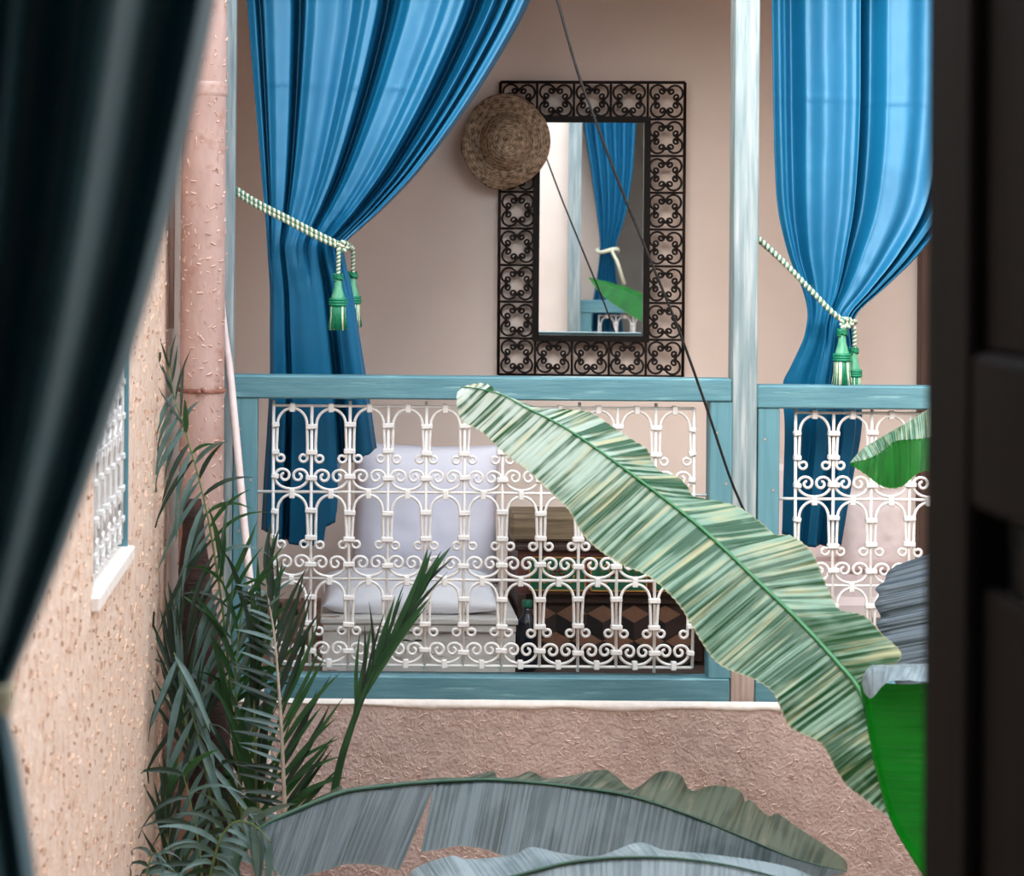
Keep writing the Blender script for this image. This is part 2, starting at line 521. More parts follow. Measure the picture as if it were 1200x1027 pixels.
# left wall with window opening
wy0, wy1, wz0, wz1 = 4.51, 5.24, 0.668, 1.75
wl = MB()
for (a, b, c, d) in ((YF - .3, wy0, GZ, TOP), (wy1, D + .05, GZ, TOP), (wy0, wy1, GZ, wz0), (wy0, wy1, wz1, TOP)):
    wl.box(XL - .25, XL, a, b, c, d)
wall_left = ST(wl.build('wall_left', M_left))
ST(box('wall_right', XR, XR + .25, YF - .3, W + .1, GZ, TOP, M_left))
wf = MB().box(XL - .25, XR, D - .055, D + .1, GZ, 0.0)
wall_front = ST(wf.build('wall_front', M_para))
ST(box('wall_back', XL - .25, XR, W, W + .2, -.1, TOP, M_wall))
ST(box('wall_end', XL - .25, XL, D + .05, W, -.1, TOP, M_wall))
ST(box('ceiling', XL - .25, XR, D - .15, W, 2.78, 2.9, M_ceil))
ST(box('trim_1', XL, XR, D - .05, D + .05, 2.6, 2.78, M_teal))
ST(box('wall_upper', XL, XR, D - .12, D + .1, 2.9, TOP, M_left))
fl = ST(box('floor_gallery', XL - .25, XR, D + .1, W, -.1, 0.0, M_joint))
bm_brick = MB().box(-.066, .066, -.074, .074, 0, .018, .004).mesh('brick', M_brick)
for j in range(11):
    for i in range(6):
        x = XL + .03 + i * .14 + (.07 if j % 2 else 0) + random.uniform(-.004, .004)
        if x > 0.1: continue
        inst('brick', bm_brick, (x, D + .2 + j * .156, random.uniform(0, .005)), fl, (0, 0, random.uniform(-.04, .04)))
# wobbly white plaster lip under the railing
def lip(x0, x1):
    n = 160
    v, f = [], []
    for i in range(n + 1):
        x = x0 + (x1 - x0) * i / n
        zt = 0.018
        zb = -0.014 + 0.03 * (noise.noise(Vector((x * 5, 0, 3))) * .35 + noise.noise(Vector((x * 22, 0, 1))) * .14) + max(0, .03 * (0.25 - x))
        yf = D - .060 + .004 * noise.noise(Vector((x * 12, 4, 0)))
        v += [(x, yf + .01, zt), (x, yf, zt - .012), (x, yf, zb + .008), (x, yf + .012, zb)]
    for i in range(n):
        for k in range(3):
            f.append((i * 4 + k, i * 4 + k + 1, i * 4 + k + 5, i * 4 + k + 4))
    return obj('trim_2', v, f, M_lip, smooth=True)
ST(lip(XL, XR))


def flecks(name, n, mat_, fn, parent, lr=(.008, .022), wr=(.0012, .0025)):
    """straw slivers proud of the plaster: fn() -> point, normal, up"""
    v, f = [], []
    for _ in range(n):
        p, nr, up = fn()
        side = up.cross(nr)
        a = random.uniform(0, PI)
        d = (up * math.sin(a) + side * math.cos(a))
        e = nr.cross(d)
        L_ = random.uniform(*lr) / 2; w = random.uniform(*wr); h = random.uniform(.0012, .0042)
        t = random.uniform(-.3, 1) * h
        b = len(v)
        v += [p - d * L_ - e * w, p - d * L_ + e * w, p + d * L_ + e * w + nr * t, p + d * L_ - e * w + nr * t,
              p - d * L_ * .8 + nr * h, p + d * L_ * .9 + nr * (h + t)]
        f += [(b, b + 3, b + 5, b + 4), (b + 1, b + 4, b + 5, b + 2), (b, b + 4, b + 1), (b + 3, b + 2, b + 5)]
    o = obj(name, v, f, mat_, parent)
    o['kind'] = 'stuff'
    return o


UPV = Vector((0, 0, 1))
def _pw():
    while True:
        p = Vector((random.uniform(-.5, 1.9), D - .0555, random.uniform(-.62, -.02)))
        if random.random() < .5 + .9 * noise.noise(p * 7): return p, Vector((0, -1, 0)), UPV
flecks('straw_flecks', 3000, M_straw_p, _pw, wall_front, (.004, .02), (.0007, .0019))
def _lw():
    while True:
        y, z = random.uniform(3.0, 6.4), random.uniform(-.4, 2.3)
        if not (wy0 - .02 < y < wy1 + .02 and wz0 - .05 < z < wz1): return Vector((XL + .0005, y, z)), Vector((1, 0, 0)), UPV
flecks('straw_flecks', 4200, M_straw, _lw, wall_left)

# the wall we look out of, with our window opening and a railed bay beside it
wn = MB()
OX0, OX1 = -.50, .53      # our opening
BX0, BX1 = .803, 2.4       # the bay the mirror shows
for (a, b, c, d) in ((XL - .3, OX0, GZ, TOP), (OX1, BX0, GZ, TOP), (BX1, XR + .2, GZ, TOP), (OX0, OX1, GZ, -.05), (OX0, OX1, 2.7, TOP), (BX0, BX1, GZ, -.05), (BX0, BX1, 2.7, TOP)):
    wn.box(a, b, 1.45, YF, c, d)
ST(wn.build('wall_near', M_wall))
rm = MB()
rm.box(-1.5, -1.4, -1.7, 1.45, -.1, 2.9).box(.57, .68, -1.7, 1.45, -.1, 2.9).box(-1.5, .68, -1.8, -1.7, -.1, 2.9)
ST(rm.build('wall_room', M_room))
ST(box('floor_room', -1.5, 3.5, -1.8, 1.45, -.15, -.05, M_room))
ST(box('ceiling_room', -1.5, 3.5, -1.8, 1.46, 2.85, 2.95, M_room))
ST(box('wall_bay', 2.9, 3.0, -1.7, 1.45, -.1, 2.9, M_room))
ST(box('wall_bay_side', .70, 1.12, 1.30, 1.36, -.05, 2.85, M_wall))
ST(box('wall_bay_rear', .68, 3.3, -.5, -.4, -.1, 2.9, M_room))


# ------------------------------------------------------------------ left wall window
win = ST(empty('window_1', (XL, (wy0 + wy1) / 2, wz0)))
wfm = MB()
wfm.box(XL - .24, XL + .001, wy1 - .012, wy1 + .004, wz0, wz1)
wfm.box(XL - .24, XL - .001, wy0 - .004, wy0 + .012, wz0, wz1)
wfm.box(XL - .24, XL - .001, wy0, wy1, wz1 - .012, wz1 + .004)
wfm.build('window_frame', M_teald, win)
box('window_sill', XL - .24, XL + .018, wy0 - .03, wy1 + .01, wz0 - .03, wz0 + .005, M_lip, win, .004)
box('shutter_board', XL - .05, XL - .026, wy0, wy1, wz0, wz1, M_bench, win)


# ------------------------------------------------------------------ wrought iron grille
def arch_path(k):
    hw = 17.2
    right = [(hw * math.sin(a), 22 - 18.8 * math.cos(a)) for a in [PI / 2 * i / 8 for i in range(9)]]
    right += [(17.6, 34), (18.0, 46), (18.0, 56)]
    cx, cy, r = 13.2, 61.5, 4.9
    right += [(cx + (r - .12 * i) * math.cos(a), cy + (r - .12 * i) * math.sin(a)) for i, a in enumerate([2 * PI * j / 12 for j in range(0, 12)])]
    left = [(-x, y) for x, y in right[1:]][::-1]
    return [(x * k, 0, -y * k) for x, y in left + right]


def lyre_path(k):
    right = [(19.4 * math.sin(a), 83 + 14.2 * math.cos(a)) for a in [PI / 2 * i / 8 for i in range(9)]]
    rt = [(0, 11.4), (.25 * PI, 9.6), (.5 * PI, 7.4), (PI, 5.4), (1.5 * PI, 4.9), (2 * PI, 3.9), (2.5 * PI, 2.5)]
    cx, cy = 8.0, 82.0
    n = 22
    for i in range(1, n + 1):
        a = 2.45 * PI * i / n
        r = interp(rt, a)
        right.append((cx + r * math.cos(a), cy - r * math.sin(a)))
    left = [(-x, y) for x, y in right[1:]][::-1]
    return [(x * k, 0, -y * k) for x, y in left + right]


GR = {}


def grille_meshes(k):
    if k in GR: return GR[k]
    g = {}
    g['arch'] = MB().tube(arch_path(k), 1.75 * k, 7).mesh('arch', M_iron_w, True)
    g['scroll'] = MB().tube(lyre_path(k), 1.75 * k, 7).mesh('scroll', M_iron_w, True)
    g['collar'] = MB().box(-6.8 * k, 6.8 * k, -4 * k, 4 * k, -2.8 * k, 2.8 * k, .8 * k).mesh('collar', M_iron_w)
    g['collar_end'] = MB().box(-4.4 * k, 4.4 * k, -4 * k, 4 * k, -2.8 * k, 2.8 * k, .8 * k).mesh('collar', M_iron_w)
    g['clamp'] = MB().box(-3.2 * k, 3.2 * k, -3.4 * k, 3.4 * k, -5.2 * k, 5.2 * k, .8 * k).mesh('clamp', M_iron_w)
    GR[k] = g
    return g


def grille(parent, o, k, bays, rows, pitch=44.8, rowh=101.2, rx=None, left_ext=0, right_ext=0, stub=0):
    """o: top left corner; rx: direction along the panel (world X or along a side wall)"""
    rx = rx or Vector((1, 0, 0))
    rz = math.atan2(rx.y, rx.x)
    rot = (0, 0, rz)
    g = grille_meshes(k)
    G = empty('grille', o, parent)
    P = lambda x, y, dy=0: Vector(o) + rx * (x * k) + Vector((0, 0, -y * k)) + Vector((-rx.y, rx.x, 0)) * (dy * k)
    jr = lambda s: random.uniform(-s, s)
    for i in range(bays + 1):
        st = stub if i % 2 == 0 else 0
        MB().tube([P(i * pitch, -st), P(i * pitch + jr(.6), rows * rowh / 2), P(i * pitch, rows * rowh + st)], 1.9 * k, 8).build('vertical_bar', M_iron_w, G, True)
    for j in range(rows + 1):
        le, re = (left_ext, right_ext) if 0 < j < rows else (0, 0)
        MB().tube([P(-le, j * rowh), P(bays * pitch / 2, j * rowh + jr(.8)), P(bays * pitch + re, j * rowh)], 1.75 * k, 8).build('horizontal_bar', M_iron_w, G, True)
    for j in range(rows):
        for i in range(bays):
            c = (i + .5) * pitch
            y = j * rowh
            inst('arch', g['arch'], P(c + jr(.5), y + jr(.6), -.6), G, (0, jr(.02), rz))
            inst('scroll', g['scroll'], P(c + jr(.5), y + 1.0 + jr(.6), -.6), G, (0, jr(.025), rz))
            inst('clamp', g['clamp'], P(c + jr(.8), y + 2.2, -.8), G, (0, jr(.05), rz))
            if j == rows - 1:
                inst('clamp', g['clamp'], P(c + jr(.8), rows * rowh - 2.2, -.8), G, (0, jr(.05), rz))
        for i in range(bays + 1):
            e = i in (0, bays)
            off = 2.2 if i == 0 else (-2.2 if i == bays else 0)
            for yy in (23, 53.5, 84):
                inst('collar', g['collar_end'] if e else g['collar'], P(i * pitch + off + jr(.4), j * rowh + yy + jr(1.6), -.6), G,
                     (0, jr(.25 if e else .05), rz))
    return G


grille(win, (XL - .014, wy1 - .02, 1.5), K * .98, 6, 3, pitch=44.8, rowh=101.2, rx=Vector((0, -1, 0)))

# ------------------------------------------------------------------ timber posts and railings
def post_obj(px0, px1, label, grp=None):
    a, b = at(px0, 500, D), at(px1, 500, D)
    p = empty('wooden_post', ((a.x + b.x) / 2, D, 0.0))
    box('shaft', a.x, b.x, D - .042, D + .042, 0.16, 2.62, M_tealv, p, .003)
    box('worn_foot', a.x + .001, b.x - .001, D - .04, D + .04, 0.0, .16, M_bare, p, .003)
    tag(p, label, 'post')
    return p


post_obj(855.5, 884, 'pale teal wooden post standing between the two railings')
post_obj(243, 273.5, 'teal wooden post half hidden behind the pink drain pipe')


def railing(label, x0, x1, ytop, stl, str_, gx, gy, bays, rows, extl, extr, ybot=790.5, h=22):
    """pixel measures on the railing plane"""
    a, b = at(x0, ytop, D), at(x1, ytop, D)
    zt = at((x0 + x1) / 2, ytop, D).z
    zb = at((x0 + x1) / 2, ybot, D).z
    r = empty('balcony_railing', ((a.x + b.x) / 2, D, 0.0))
    tr = MB().box(a.x, b.x, D - .045, D + .04, zt - (h + 5) * K, zt, .005).build('top_rail', M_teal, r)
    MB().box(a.x, b.x, D - .045, D + .04, 0.012, zb, .004).build('bottom_rail', M_teal, r)
    for (s0, s1) in (stl, str_):
        c, d = at(s0, 600, D).x, at(s1, 600, D).x
        st = MB().box(c, d, D - .04, D + .035, zb, zt - (h + 5) * K, .003).build('stile', M_teald, r)
        for q in range(5):
            zz = zt - .17 - q * .16
            MB().lathe([(.0, -.003), (.004, -.001), (.004, .001)], (d - .02 if q % 2 else c + .02, D - .042, zz), 8, Matrix.Rotation(PI / 2, 3, 'X')).build('nail', M_bare, st)
    o = at(gx, gy, D)
    G = grille(r, o, K, bays, rows, left_ext=extl, right_ext=extr, stub=6)
    tag(r, label, 'railing')
    return r


railing('teal railing with white iron scrollwork in front of the white bench', 273.5, 855, 441, (273.5, 301.5), (829, 855), 320.8, 475.2, 11, 3, 19, 15)
railing('teal railing with white scrollwork right of the middle post, partly behind banana leaves', 884.5, 1230, 452, (885, 910), (1204, 1230), 932.4, 483.5, 6, 3, 20, 4, ybot=797)

# ------------------------------------------------------------------ drain pipe, conduit, leaning tube, cable
YP = 6.34
pc = at(236.5, 500, YP)
R_P = 26 * YP / F
dp = empty('drain_pipe', (pc.x, YP, GZ))
pr, zz = [], GZ
prof = []
z_j = at(236, 105, YP).z
for i in range(60):
    z = GZ + (TOP - GZ) * i / 59
    prof.append((R_P * (1 + .012 * noise.noise(Vector((0, 0, z * 3)))), z))
body = MB().lathe(prof, (pc.x, YP, 0), 32).build('pipe_body', M_pipe, dp, True)
jt = []
for i in range(9):
    t = i / 8
    jt.append((R_P + .0045 * math.sin(PI * t) + .001 * math.sin(9 * t), z_j + .022 - .044 * t))
MB().lathe(jt, (pc.x, YP, 0), 32, cap=False).build('joint_collar', M_pipe, dp, True)
zc_ = at(236, 457, YP).z
cl = MB().lathe([(R_P + .0035, zc_ - .007), (R_P + .0055, zc_ - .004), (R_P + .0055, zc_ + .004), (R_P + .0035, zc_ + .007)], (pc.x, YP, 0), 32, cap=False).build('clamp_ring', M_rust, dp, True)
MB().tube([(pc.x - .005, YP - R_P - .022, zc_), (pc.x - .005, YP - R_P, zc_)], .008, 10).tube([(pc.x + .006, YP - R_P - .018, zc_ + .006), (pc.x + .006, YP - R_P, zc_ + .006)], .006, 10).build('bolt', M_rust, cl, True)
def _pf():
    a = random.uniform(PI * 1.02, PI * 1.98); z = random.uniform(-.1, 2.3)
    n = Vector((math.cos(a), math.sin(a), 0))
    return Vector((pc.x, YP, z)) + n * (R_P * 1.003), n, UPV
fk = flecks('paint_flakes', 420, M_flake, _pf, dp, (.006, .02), (.0015, .004))
tag(dp, 'thick pink drain pipe with peeling paint in the corner by the teal post', 'pipe')

c0, c1 = at(206.5, 200, 6.40), at(207.5, 385, 6.40)
cd = MB().tube([(XL + .012, 6.40, TOP), (XL + .012, 6.40, c0.z), (XL + .012, 6.40, c1.z)], .0085, 10).build('conduit', M_pipe, None, True)
tag(cd, 'thin pink conduit tube ending broken beside the drain pipe', 'conduit')

rodp = [at(246, 200, 6.432), at(261, 372, 6.43), at(270, 440, 6.42), at(285, 600, 6.34), at(297.5, 728, 6.25), at(320, 960, 6.23), at(345, 1210, 6.2)]
rodr = [.011, .011, .0118, .0122, .0125, .0125, .0125]
o = MB().tube(resample(rodp, 40), .0118, 12).build('leaning_tube', M_white_rod, None, True)
tag(o, 'thin white plastic tube leaning against the teal post', 'tube')

cb = [(640, -45), (653, 0), (675.6, 80), (694.6, 133), (724, 211), (758, 295), (795.4, 387), (828, 478), (854, 556), (868, 590), (873, 603)]
cpts = [at(x, y, 6.34) for x, y in cb]
o = MB().tube(resample([Vector((cpts[0].x - .12, 6.34, 2.75))] + cpts + [Vector((cpts[-1].x + .012, 6.44, cpts[-1].z - .05)), Vector((cpts[-1].x + .012, 6.452, cpts[-1].z - .25))], 120), .0042, 8).build('hanging_cable', M_cable, None, True)
tag(o, 'thin black cable running diagonally across the mirror and railing', 'cable')


# ------------------------------------------------------------------ curtains
def curtain(name, rows, Y, prof_top, prof_bot, tie_y, amp, hem=None, nu=150, nv=150, ytop=-170, ybot=640, crease=None, mat_=None, wrinkle=0.004, lean=None):
    """rows: (py, left px, right px); folds run from the rod to the tie and on below it; hem(u) gives the lower end in px"""
    Lt = [(r[0], r[1]) for r in rows]
    Rt = [(r[0], r[2]) for r in rows]
    v, f = [], []
    for j in range(nv + 1):
        for i in range(nu + 1):
            u = i / nu
            yb = hem(u) if hem else ybot
            py = ytop + (yb - ytop) * j / nv
            l, r = sinterp_lin(Lt, py), sinterp_lin(Rt, py)
            px = l + (r - l) * u
            s = 1 / (1 + math.exp((py - tie_y) / 14.0))       # 1 above the tie
            a = interp(amp, py)
            d = (sinterp(prof_top, u) * s + sinterp(prof_bot, u) * (1 - s)) * a
            q = at(px, py, Y + (interp(lean, py) if lean else 0))
            w = wrinkle * noise.noise(Vector((q.x * 9, q.z * 5, Y))) * 2 + wrinkle * .5 * noise.noise(Vector((q.x * 30, q.z * 22, Y + 5)))
            near = math.exp(-((py - tie_y) / 60.0) ** 2)
            w += near * .006 * noise.noise(Vector((q.x * 45, q.z * 12, 9)))
            if crease:
                cyy = crease + 12 * u
                w -= .0035 * math.exp(-((py - cyy) / 2.2) ** 2)
            v.append(q + Vector((0, d + w, 0)))
    for j in range(nv):
        for i in range(nu):
            a = j * (nu + 1) + i
            f.append((a, a + nu + 1, a + nu + 2, a + 1))
    return v, f


def sinterp_lin(tab, x):
    """Catmull-Rom through a monotone table"""
    n = len(tab)
    if x <= tab[0][0]:
        (a, b), (c, d) = tab[0], tab[1]
        return b + (d - b) * (x - a) / (c - a)
    for i in range(n - 1):
        if x <= tab[i + 1][0]:
            p1, p2 = tab[i], tab[i + 1]
            h = p2[0] - p1[0]
            t = (x - p1[0]) / h
            m1 = (p2[1] - tab[i - 1][1]) / (p2[0] - tab[i - 1][0]) if i > 0 else (p2[1] - p1[1]) / h
            m2 = (tab[i + 2][1] - p1[1]) / (tab[i + 2][0] - p1[0]) if i + 2 < n else (p2[1] - p1[1]) / h
            return ((2 * t ** 3 - 3 * t * t + 1) * p1[1] + (t ** 3 - 2 * t * t + t) * h * m1 + (-2 * t ** 3 + 3 * t * t) * p2[1] + (t ** 3 - t * t) * h * m2)
    (a, b), (c, d) = tab[-2], tab[-1]
    return d + (d - b) * (x - c) / (c - a)


def curtain_thing(label, v, f, mat_, zrod, x0, x1, y, cat='curtain', nrings=7):
    root = empty('curtain', ((x0 + x1) / 2, y, min(p.z for p in v)))
    fb = obj('fabric', v, f, mat_, root, True)
    m = fb.modifiers.new('thickness', 'SOLIDIFY')
    m.thickness = .0016
    tag(root, label, cat)
    return root


YC = 6.64
rowsA = [(-170, 270, 690), (0, 289, 622), (60, 294, 590), (130, 300, 545), (200, 306, 492), (245, 310, 449), (270, 312, 421), (287, 313, 404),
         (305, 314, 405), (340, 316, 413), (390, 316, 421), (440, 316, 429), (500, 313, 438), (560, 309, 446), (640, 305, 452)]
pA = [(0, 0), (.028, -.01), (.042, .10), (.06, -.03), (.10, -.04), (.155, -.035), (.185, .16), (.21, -.03), (.25, -.045), (.32, -.02), (.37, .0), (.41, -.03), (.44, -.045), (.462, -.045), (.474, .05),
      (.50, .20), (.528, .06), (.545, -.005), (.58, -.035), (.64, -.03), (.68, -.02), (.72, -.04), (.765, -.055), (.785, .04), (.815, .18), (.842, .05), (.868, -.025), (.88, .0), (.891, .07), (.905, -.02), (.918, -.025), (.93, .07), (.945, -.02),
      (.975, -.03), (1, .04)]
pAb = [(0, .02), (.05, -.02), (.16, -.03), (.20, .09), (.235, -.02), (.40, -.035), (.55, -.03), (.63, -.02), (.69, .16), (.76, .0), (.78, -.01), (.88, -.03), (.95, -.02), (1, .02)]
def hemA(u): return sinterp([(0, 622), (.11, 625), (.13, 636), (.38, 639), (.50, 636), (.53, 616), (.6, 612), (.615, 600), (.64, 560), (.66, 548), (.80, 541), (.9, 533), (1, 526)], u)
v, f = curtain('c', rowsA, YC, pA, pAb, 287, [(-170, 1.1), (100, 1.0), (230, .7), (285, .36), (340, .5), (480, .75), (640, .9)], hemA, 300, 190, crease=96, wrinkle=.002, lean=[(-170, .22), (0, .16), (150, .07), (287, 0), (340, .02), (640, .14)])
curtain_thing('long blue satin curtain swept left and tied, left of the mirror', v, f, M_blue, 2.6, 0, 0, YC)

rowsB = [(-170, 902, 1160), (0, 905, 1150), (130, 907, 1140), (200, 908, 1128), (250, 910, 1105), (300, 922, 1068), (340, 940, 1030), (365, 947, 1006), (382, 948, 1000),
         (400, 940, 1002), (430, 922, 1006), (450, 909, 1009), (480, 926, 1011), (540, 922, 1006), (600, 918, 992), (640, 918, 988)]
rowsB = [(-170, 902, 1160), (0, 905, 1150), (130, 907, 1145), (200, 909, 1135), (250, 913, 1118), (300, 925, 1078), (340, 941, 1036), (365, 947, 1008), (382, 946, 1001),
         (400, 942, 1003), (430, 929, 1007), (450, 920, 1009), (500, 922, 1012), (560, 921, 1002), (640, 919, 988)]
pB = [(0, .01), (.03, -.01), (.06, .01), (.105, .06), (.16, -.01), (.25, -.045), (.33, -.03), (.38, -.05), (.402, -.065), (.412, .06), (.43, .13), (.48, .03), (.55, -.03), (.64, -.045), (.72, -.02), (.80, -.05), (.82, .10),
      (.86, -.03), (.90, -.03), (.915, .09), (.95, -.03), (1, .03)]
pBb = [(0, .05), (.2, .035), (.34, .05), (.38, -.02), (.50, -.03), (.60, .02), (.66, .055), (.74, -.02), (.86, -.035), (.93, .03), (1, .03)]
def hemB(u): return sinterp([(0, 628), (.1, 630), (.2, 640), (.8, 641), (1, 640)], u)
v, f = curtain('c', rowsB, YC, pB, pBb, 380, [(-170, 1.0), (150, 1.0), (300, .8), (380, .36), (440, .6), (640, .8)], hemB, 260, 190, crease=113, wrinkle=.002, lean=[(-170, .22), (0, .17), (200, .07), (380, 0), (430, .02), (640, .12)])
curtain_thing('blue satin curtain tied with rope, right of the middle post', v, f, M_blue, 2.6, 0, 0, YC)

rod = MB().tube([(XL + .01, YC + .24, 2.70), (XR - .01, YC + .24, 2.70)], .012, 12).build('trim_3', M_dkwood, None, True)
ST(rod)


# foreground drape beside us
YD = 1.5
rowsD = [(-300, -60, 300), (0, -100, 246), (60, -103, 234), (160, -105, 213), (280, -108, 186), (390, -110, 157), (520, -112, 116), (640, -110, 74), (740, -106, 36), (800, -100, 12), (824, -96, 3),
         (850, -97, 6), (900, -104, 14), (980, -112, 26), (1040, -116, 34), (1500, -120, 60)]
pD = [(0, .0), (.10, -.02), (.16, -.035), (.20, .03), (.30, .01), (.40, -.045), (.44, .02), (.50, .03), (.58, -.004), (.66, -.03), (.725, -.10), (.745, -.104), (.80, -.02), (.85, .025), (.91, .02), (.945, -.004), (.965, -.004), (1, .05)]
v, f = curtain('c', rowsD, YD, pD, pD, 824, [(-300, 1.25), (300, 1.0), (700, .6), (824, .35), (900, .6), (1500, 1)], None, 160, 130, ytop=-330, ybot=1480, wrinkle=.0015)
fd = curtain_thing('dark teal drape hanging close in front on the left', v, f, M_fore, 2.6, 0, 0, YD)
td = []
for i in range(40):
    a = 2 * PI * i / 40
    c = at(-46, 822, YD)
    td.append(c + Vector((.0345 * math.cos(a), .026 * math.sin(a), .003 * math.cos(a))))
tb = MB()
for dz in (-.006, -.002, .002, .006):
    tb.tube([p + Vector((0, 0, dz)) for p in td], .0045, 8, closed=True)
tie = tb.build('curtain_band', M_tie, None, True)
tag(tie, 'pale cloth band gathering the dark front drape at the left edge', 'tieback')


# ------------------------------------------------------------------ tiebacks with tassels
def rope(path, n, r, parent, turns_per_m=60):
    pts = resample(path, n)
    acc = 0
    A, B = [], []
    for i, p in enumerate(pts):
        if i: acc += (p - pts[i - 1]).length
        t = (pts[min(i + 1, n - 1)] - pts[max(i - 1, 0)]).normalized()
        n1 = t.cross(Vector((0, 1, 0)))
        n1 = n1.normalized() if n1.length > 1e-4 else Vector((1, 0, 0))
        n2 = t.cross(n1)
        a = acc * turns_per_m * 2 * PI
        off = (n1 * math.cos(a) + n2 * math.sin(a)) * r * .55
        A.append(p + off); B.append(p - off)
    MB().tube(A, r * .62, 6).build('cream_strand', M_cream, parent, True)
    MB().tube(B, r * .6, 6).build('green_strand', M_ropeg, parent, True)


def tassel(parent, top, length, s):
    """top: where the cord leaves the knot; s: metres per photo pixel there"""
    T = empty('tassel', top - Vector((0, 0, length)), parent)
    x, y, z = top
    hd = top.z - (length - 68 * s)
    rope([top, (x + .001, y - .002, (z + hd) / 2), (x, y, hd - 4 * s)], 60, 2.4 * s, T, 80)
    kn = MB()
    for q in range(9):
        a = q * 2.4
        kn.tube([(x + 5.5 * s * math.cos(a + b), y + 5.5 * s * math.sin(a + b), hd - (2 + (q % 3) * 2.6) * s + 1.5 * s * math.sin(3 * b)) for b in [2 * PI * i / 10 for i in range(7)]], 1.1 * s, 5)
    kn.build('knot', M_green, T, True)
    MB().lathe([(2 * s, 0), (4.2 * s, -8 * s), (4.6 * s, -14 * s), (8 * s, -26 * s), (9 * s, -31 * s)], (x, y, hd - 2 * s), 20).build('head', M_mix, T, True)
    bd = MB()
    for q in range(3):
        bd.tube([(x + 9.2 * s * math.cos(b), y + 9.2 * s * math.sin(b), hd - (31 + q * 3.0) * s) for b in [2 * PI * i / 20 for i in range(20)]], 1.9 * s, 6, closed=True)
    bd.build('band', M_green, T, True)
    sk = {0: MB(), 1: MB()}
    for q in range(44):
        a = 2 * PI * q / 44 + random.uniform(-.05, .05)
        r0, r1 = 8.6 * s, (10.5 + random.uniform(-1.2, 1.0)) * s
        sk[0 if random.random() < .64 else 1].tube([(x + r0 * math.cos(a), y + r0 * math.sin(a), hd - 36 * s), (x + r0 * math.cos(a) * 1.02, y + r0 * math.sin(a) * 1.02, hd - 50 * s),
                          (x + r1 * math.cos(a), y + r1 * math.sin(a), hd - (66 + random.uniform(-1, 2)) * s)], .85 * s, 5)
    sk[0].lathe([(7.6 * s, -36 * s), (8.6 * s, -64 * s)], (x, y, hd), 16)
    a = sk[0].build('green_fringe', M_green, T, True); a['kind'] = 'stuff'
    b = sk[1].build('cream_fringe', M_cream, T, True); b['kind'] = 'stuff'
    return T


YT = 6.56
s_ = YT / F
tb1 = empty('rope_tieback', at(400, 385, YT))
hook = at(270, 219, YT)
for dy in (0, 5.2):
    rope([Vector((hook.x - .02, D + .05, at(270, 217 + dy, YT).z)), at(274, 220 + dy, YT - .01), at(300, 236 + dy, YT - .03), at(340, 256.5 + dy, YT - .05), at(375, 275 + dy, YT - .045), at(400, 287 + dy * .7, YT - .02)], 330, 2.7 * s_, tb1)
rope([at(396, 287, YT - .03), at(403, 284, YT - .035), at(407, 289, YT - .02), at(402, 294, YT - .04), at(397, 289, YT - .04), at(402, 287, YT - .045)], 70, 2.8 * s_, tb1)
rope([at(404, 285, YT - .02), at(412, 292, YT + .06), at(405, 285, YT + .16), at(360, 270, YT + .17), at(320, 250, YT + .13), at(276, 224, YT + .02)], 160, 2.6 * s_, tb1)
tassel(tb1, at(396.5, 291, YT - .045), 96 * s_, s_ * .98)
T2 = at(407, 291, YT + .02)
tassel(tb1, at(413.5, 291, YT + .16), 96 * s_, s_)
tag(tb1, 'cream and green rope tieback with tassels on the left blue curtain', 'tieback')

tb2 = empty('rope_tieback', at(990, 450, YT))
hk = at(888, 279, YT)
rope([Vector((at(884, 276, YT).x, D + .05, hk.z)), at(889, 280, YT - .01), at(915, 304, YT - .03), at(950, 340, YT - .045), at(975, 366, YT - .05), at(994, 380, YT - .03)], 330, 3.0 * s_, tb2)
rope([at(985, 377, YT - .045), at(993, 374, YT - .04), at(998, 379, YT - .03), at(991, 384, YT - .045), at(986, 379, YT - .05)], 70, 2.8 * s_, tb2)
rope([at(996, 377, YT - .02), at(1003, 377, YT + .05), at(995, 376, YT + .13), at(960, 350, YT + .13), at(920, 310, YT + .1), at(889, 282, YT + .02)], 160, 2.6 * s_, tb2)
tassel(tb2, at(987, 382, YT - .05), 70 * s_, s_ * .98)
tassel(tb2, at(1001, 384, YT + .0), 84 * s_, s_ * .9)
tag(tb2, 'green rope tieback with two tassels on the right blue curtain', 'tieback')

# ------------------------------------------------------------------ mirror with scrollwork frame
YM = W - .062
m0, m1 = at(588, 96.5, YM), at(801, 440, YM)
a_, b_ = at(585.5, 268, YM), at(800.5, 268, YM)
mx0, mx1 = a_.x, b_.x
mz1, mz0 = at(695, 96.5, YM).z, at(692, 440.5, YM).z
cw, ch = (mx1 - mx0) / 5, (mz1 - mz0) / 8
mir = empty('wall_mirror', ((mx0 + mx1) / 2, YM, mz0))
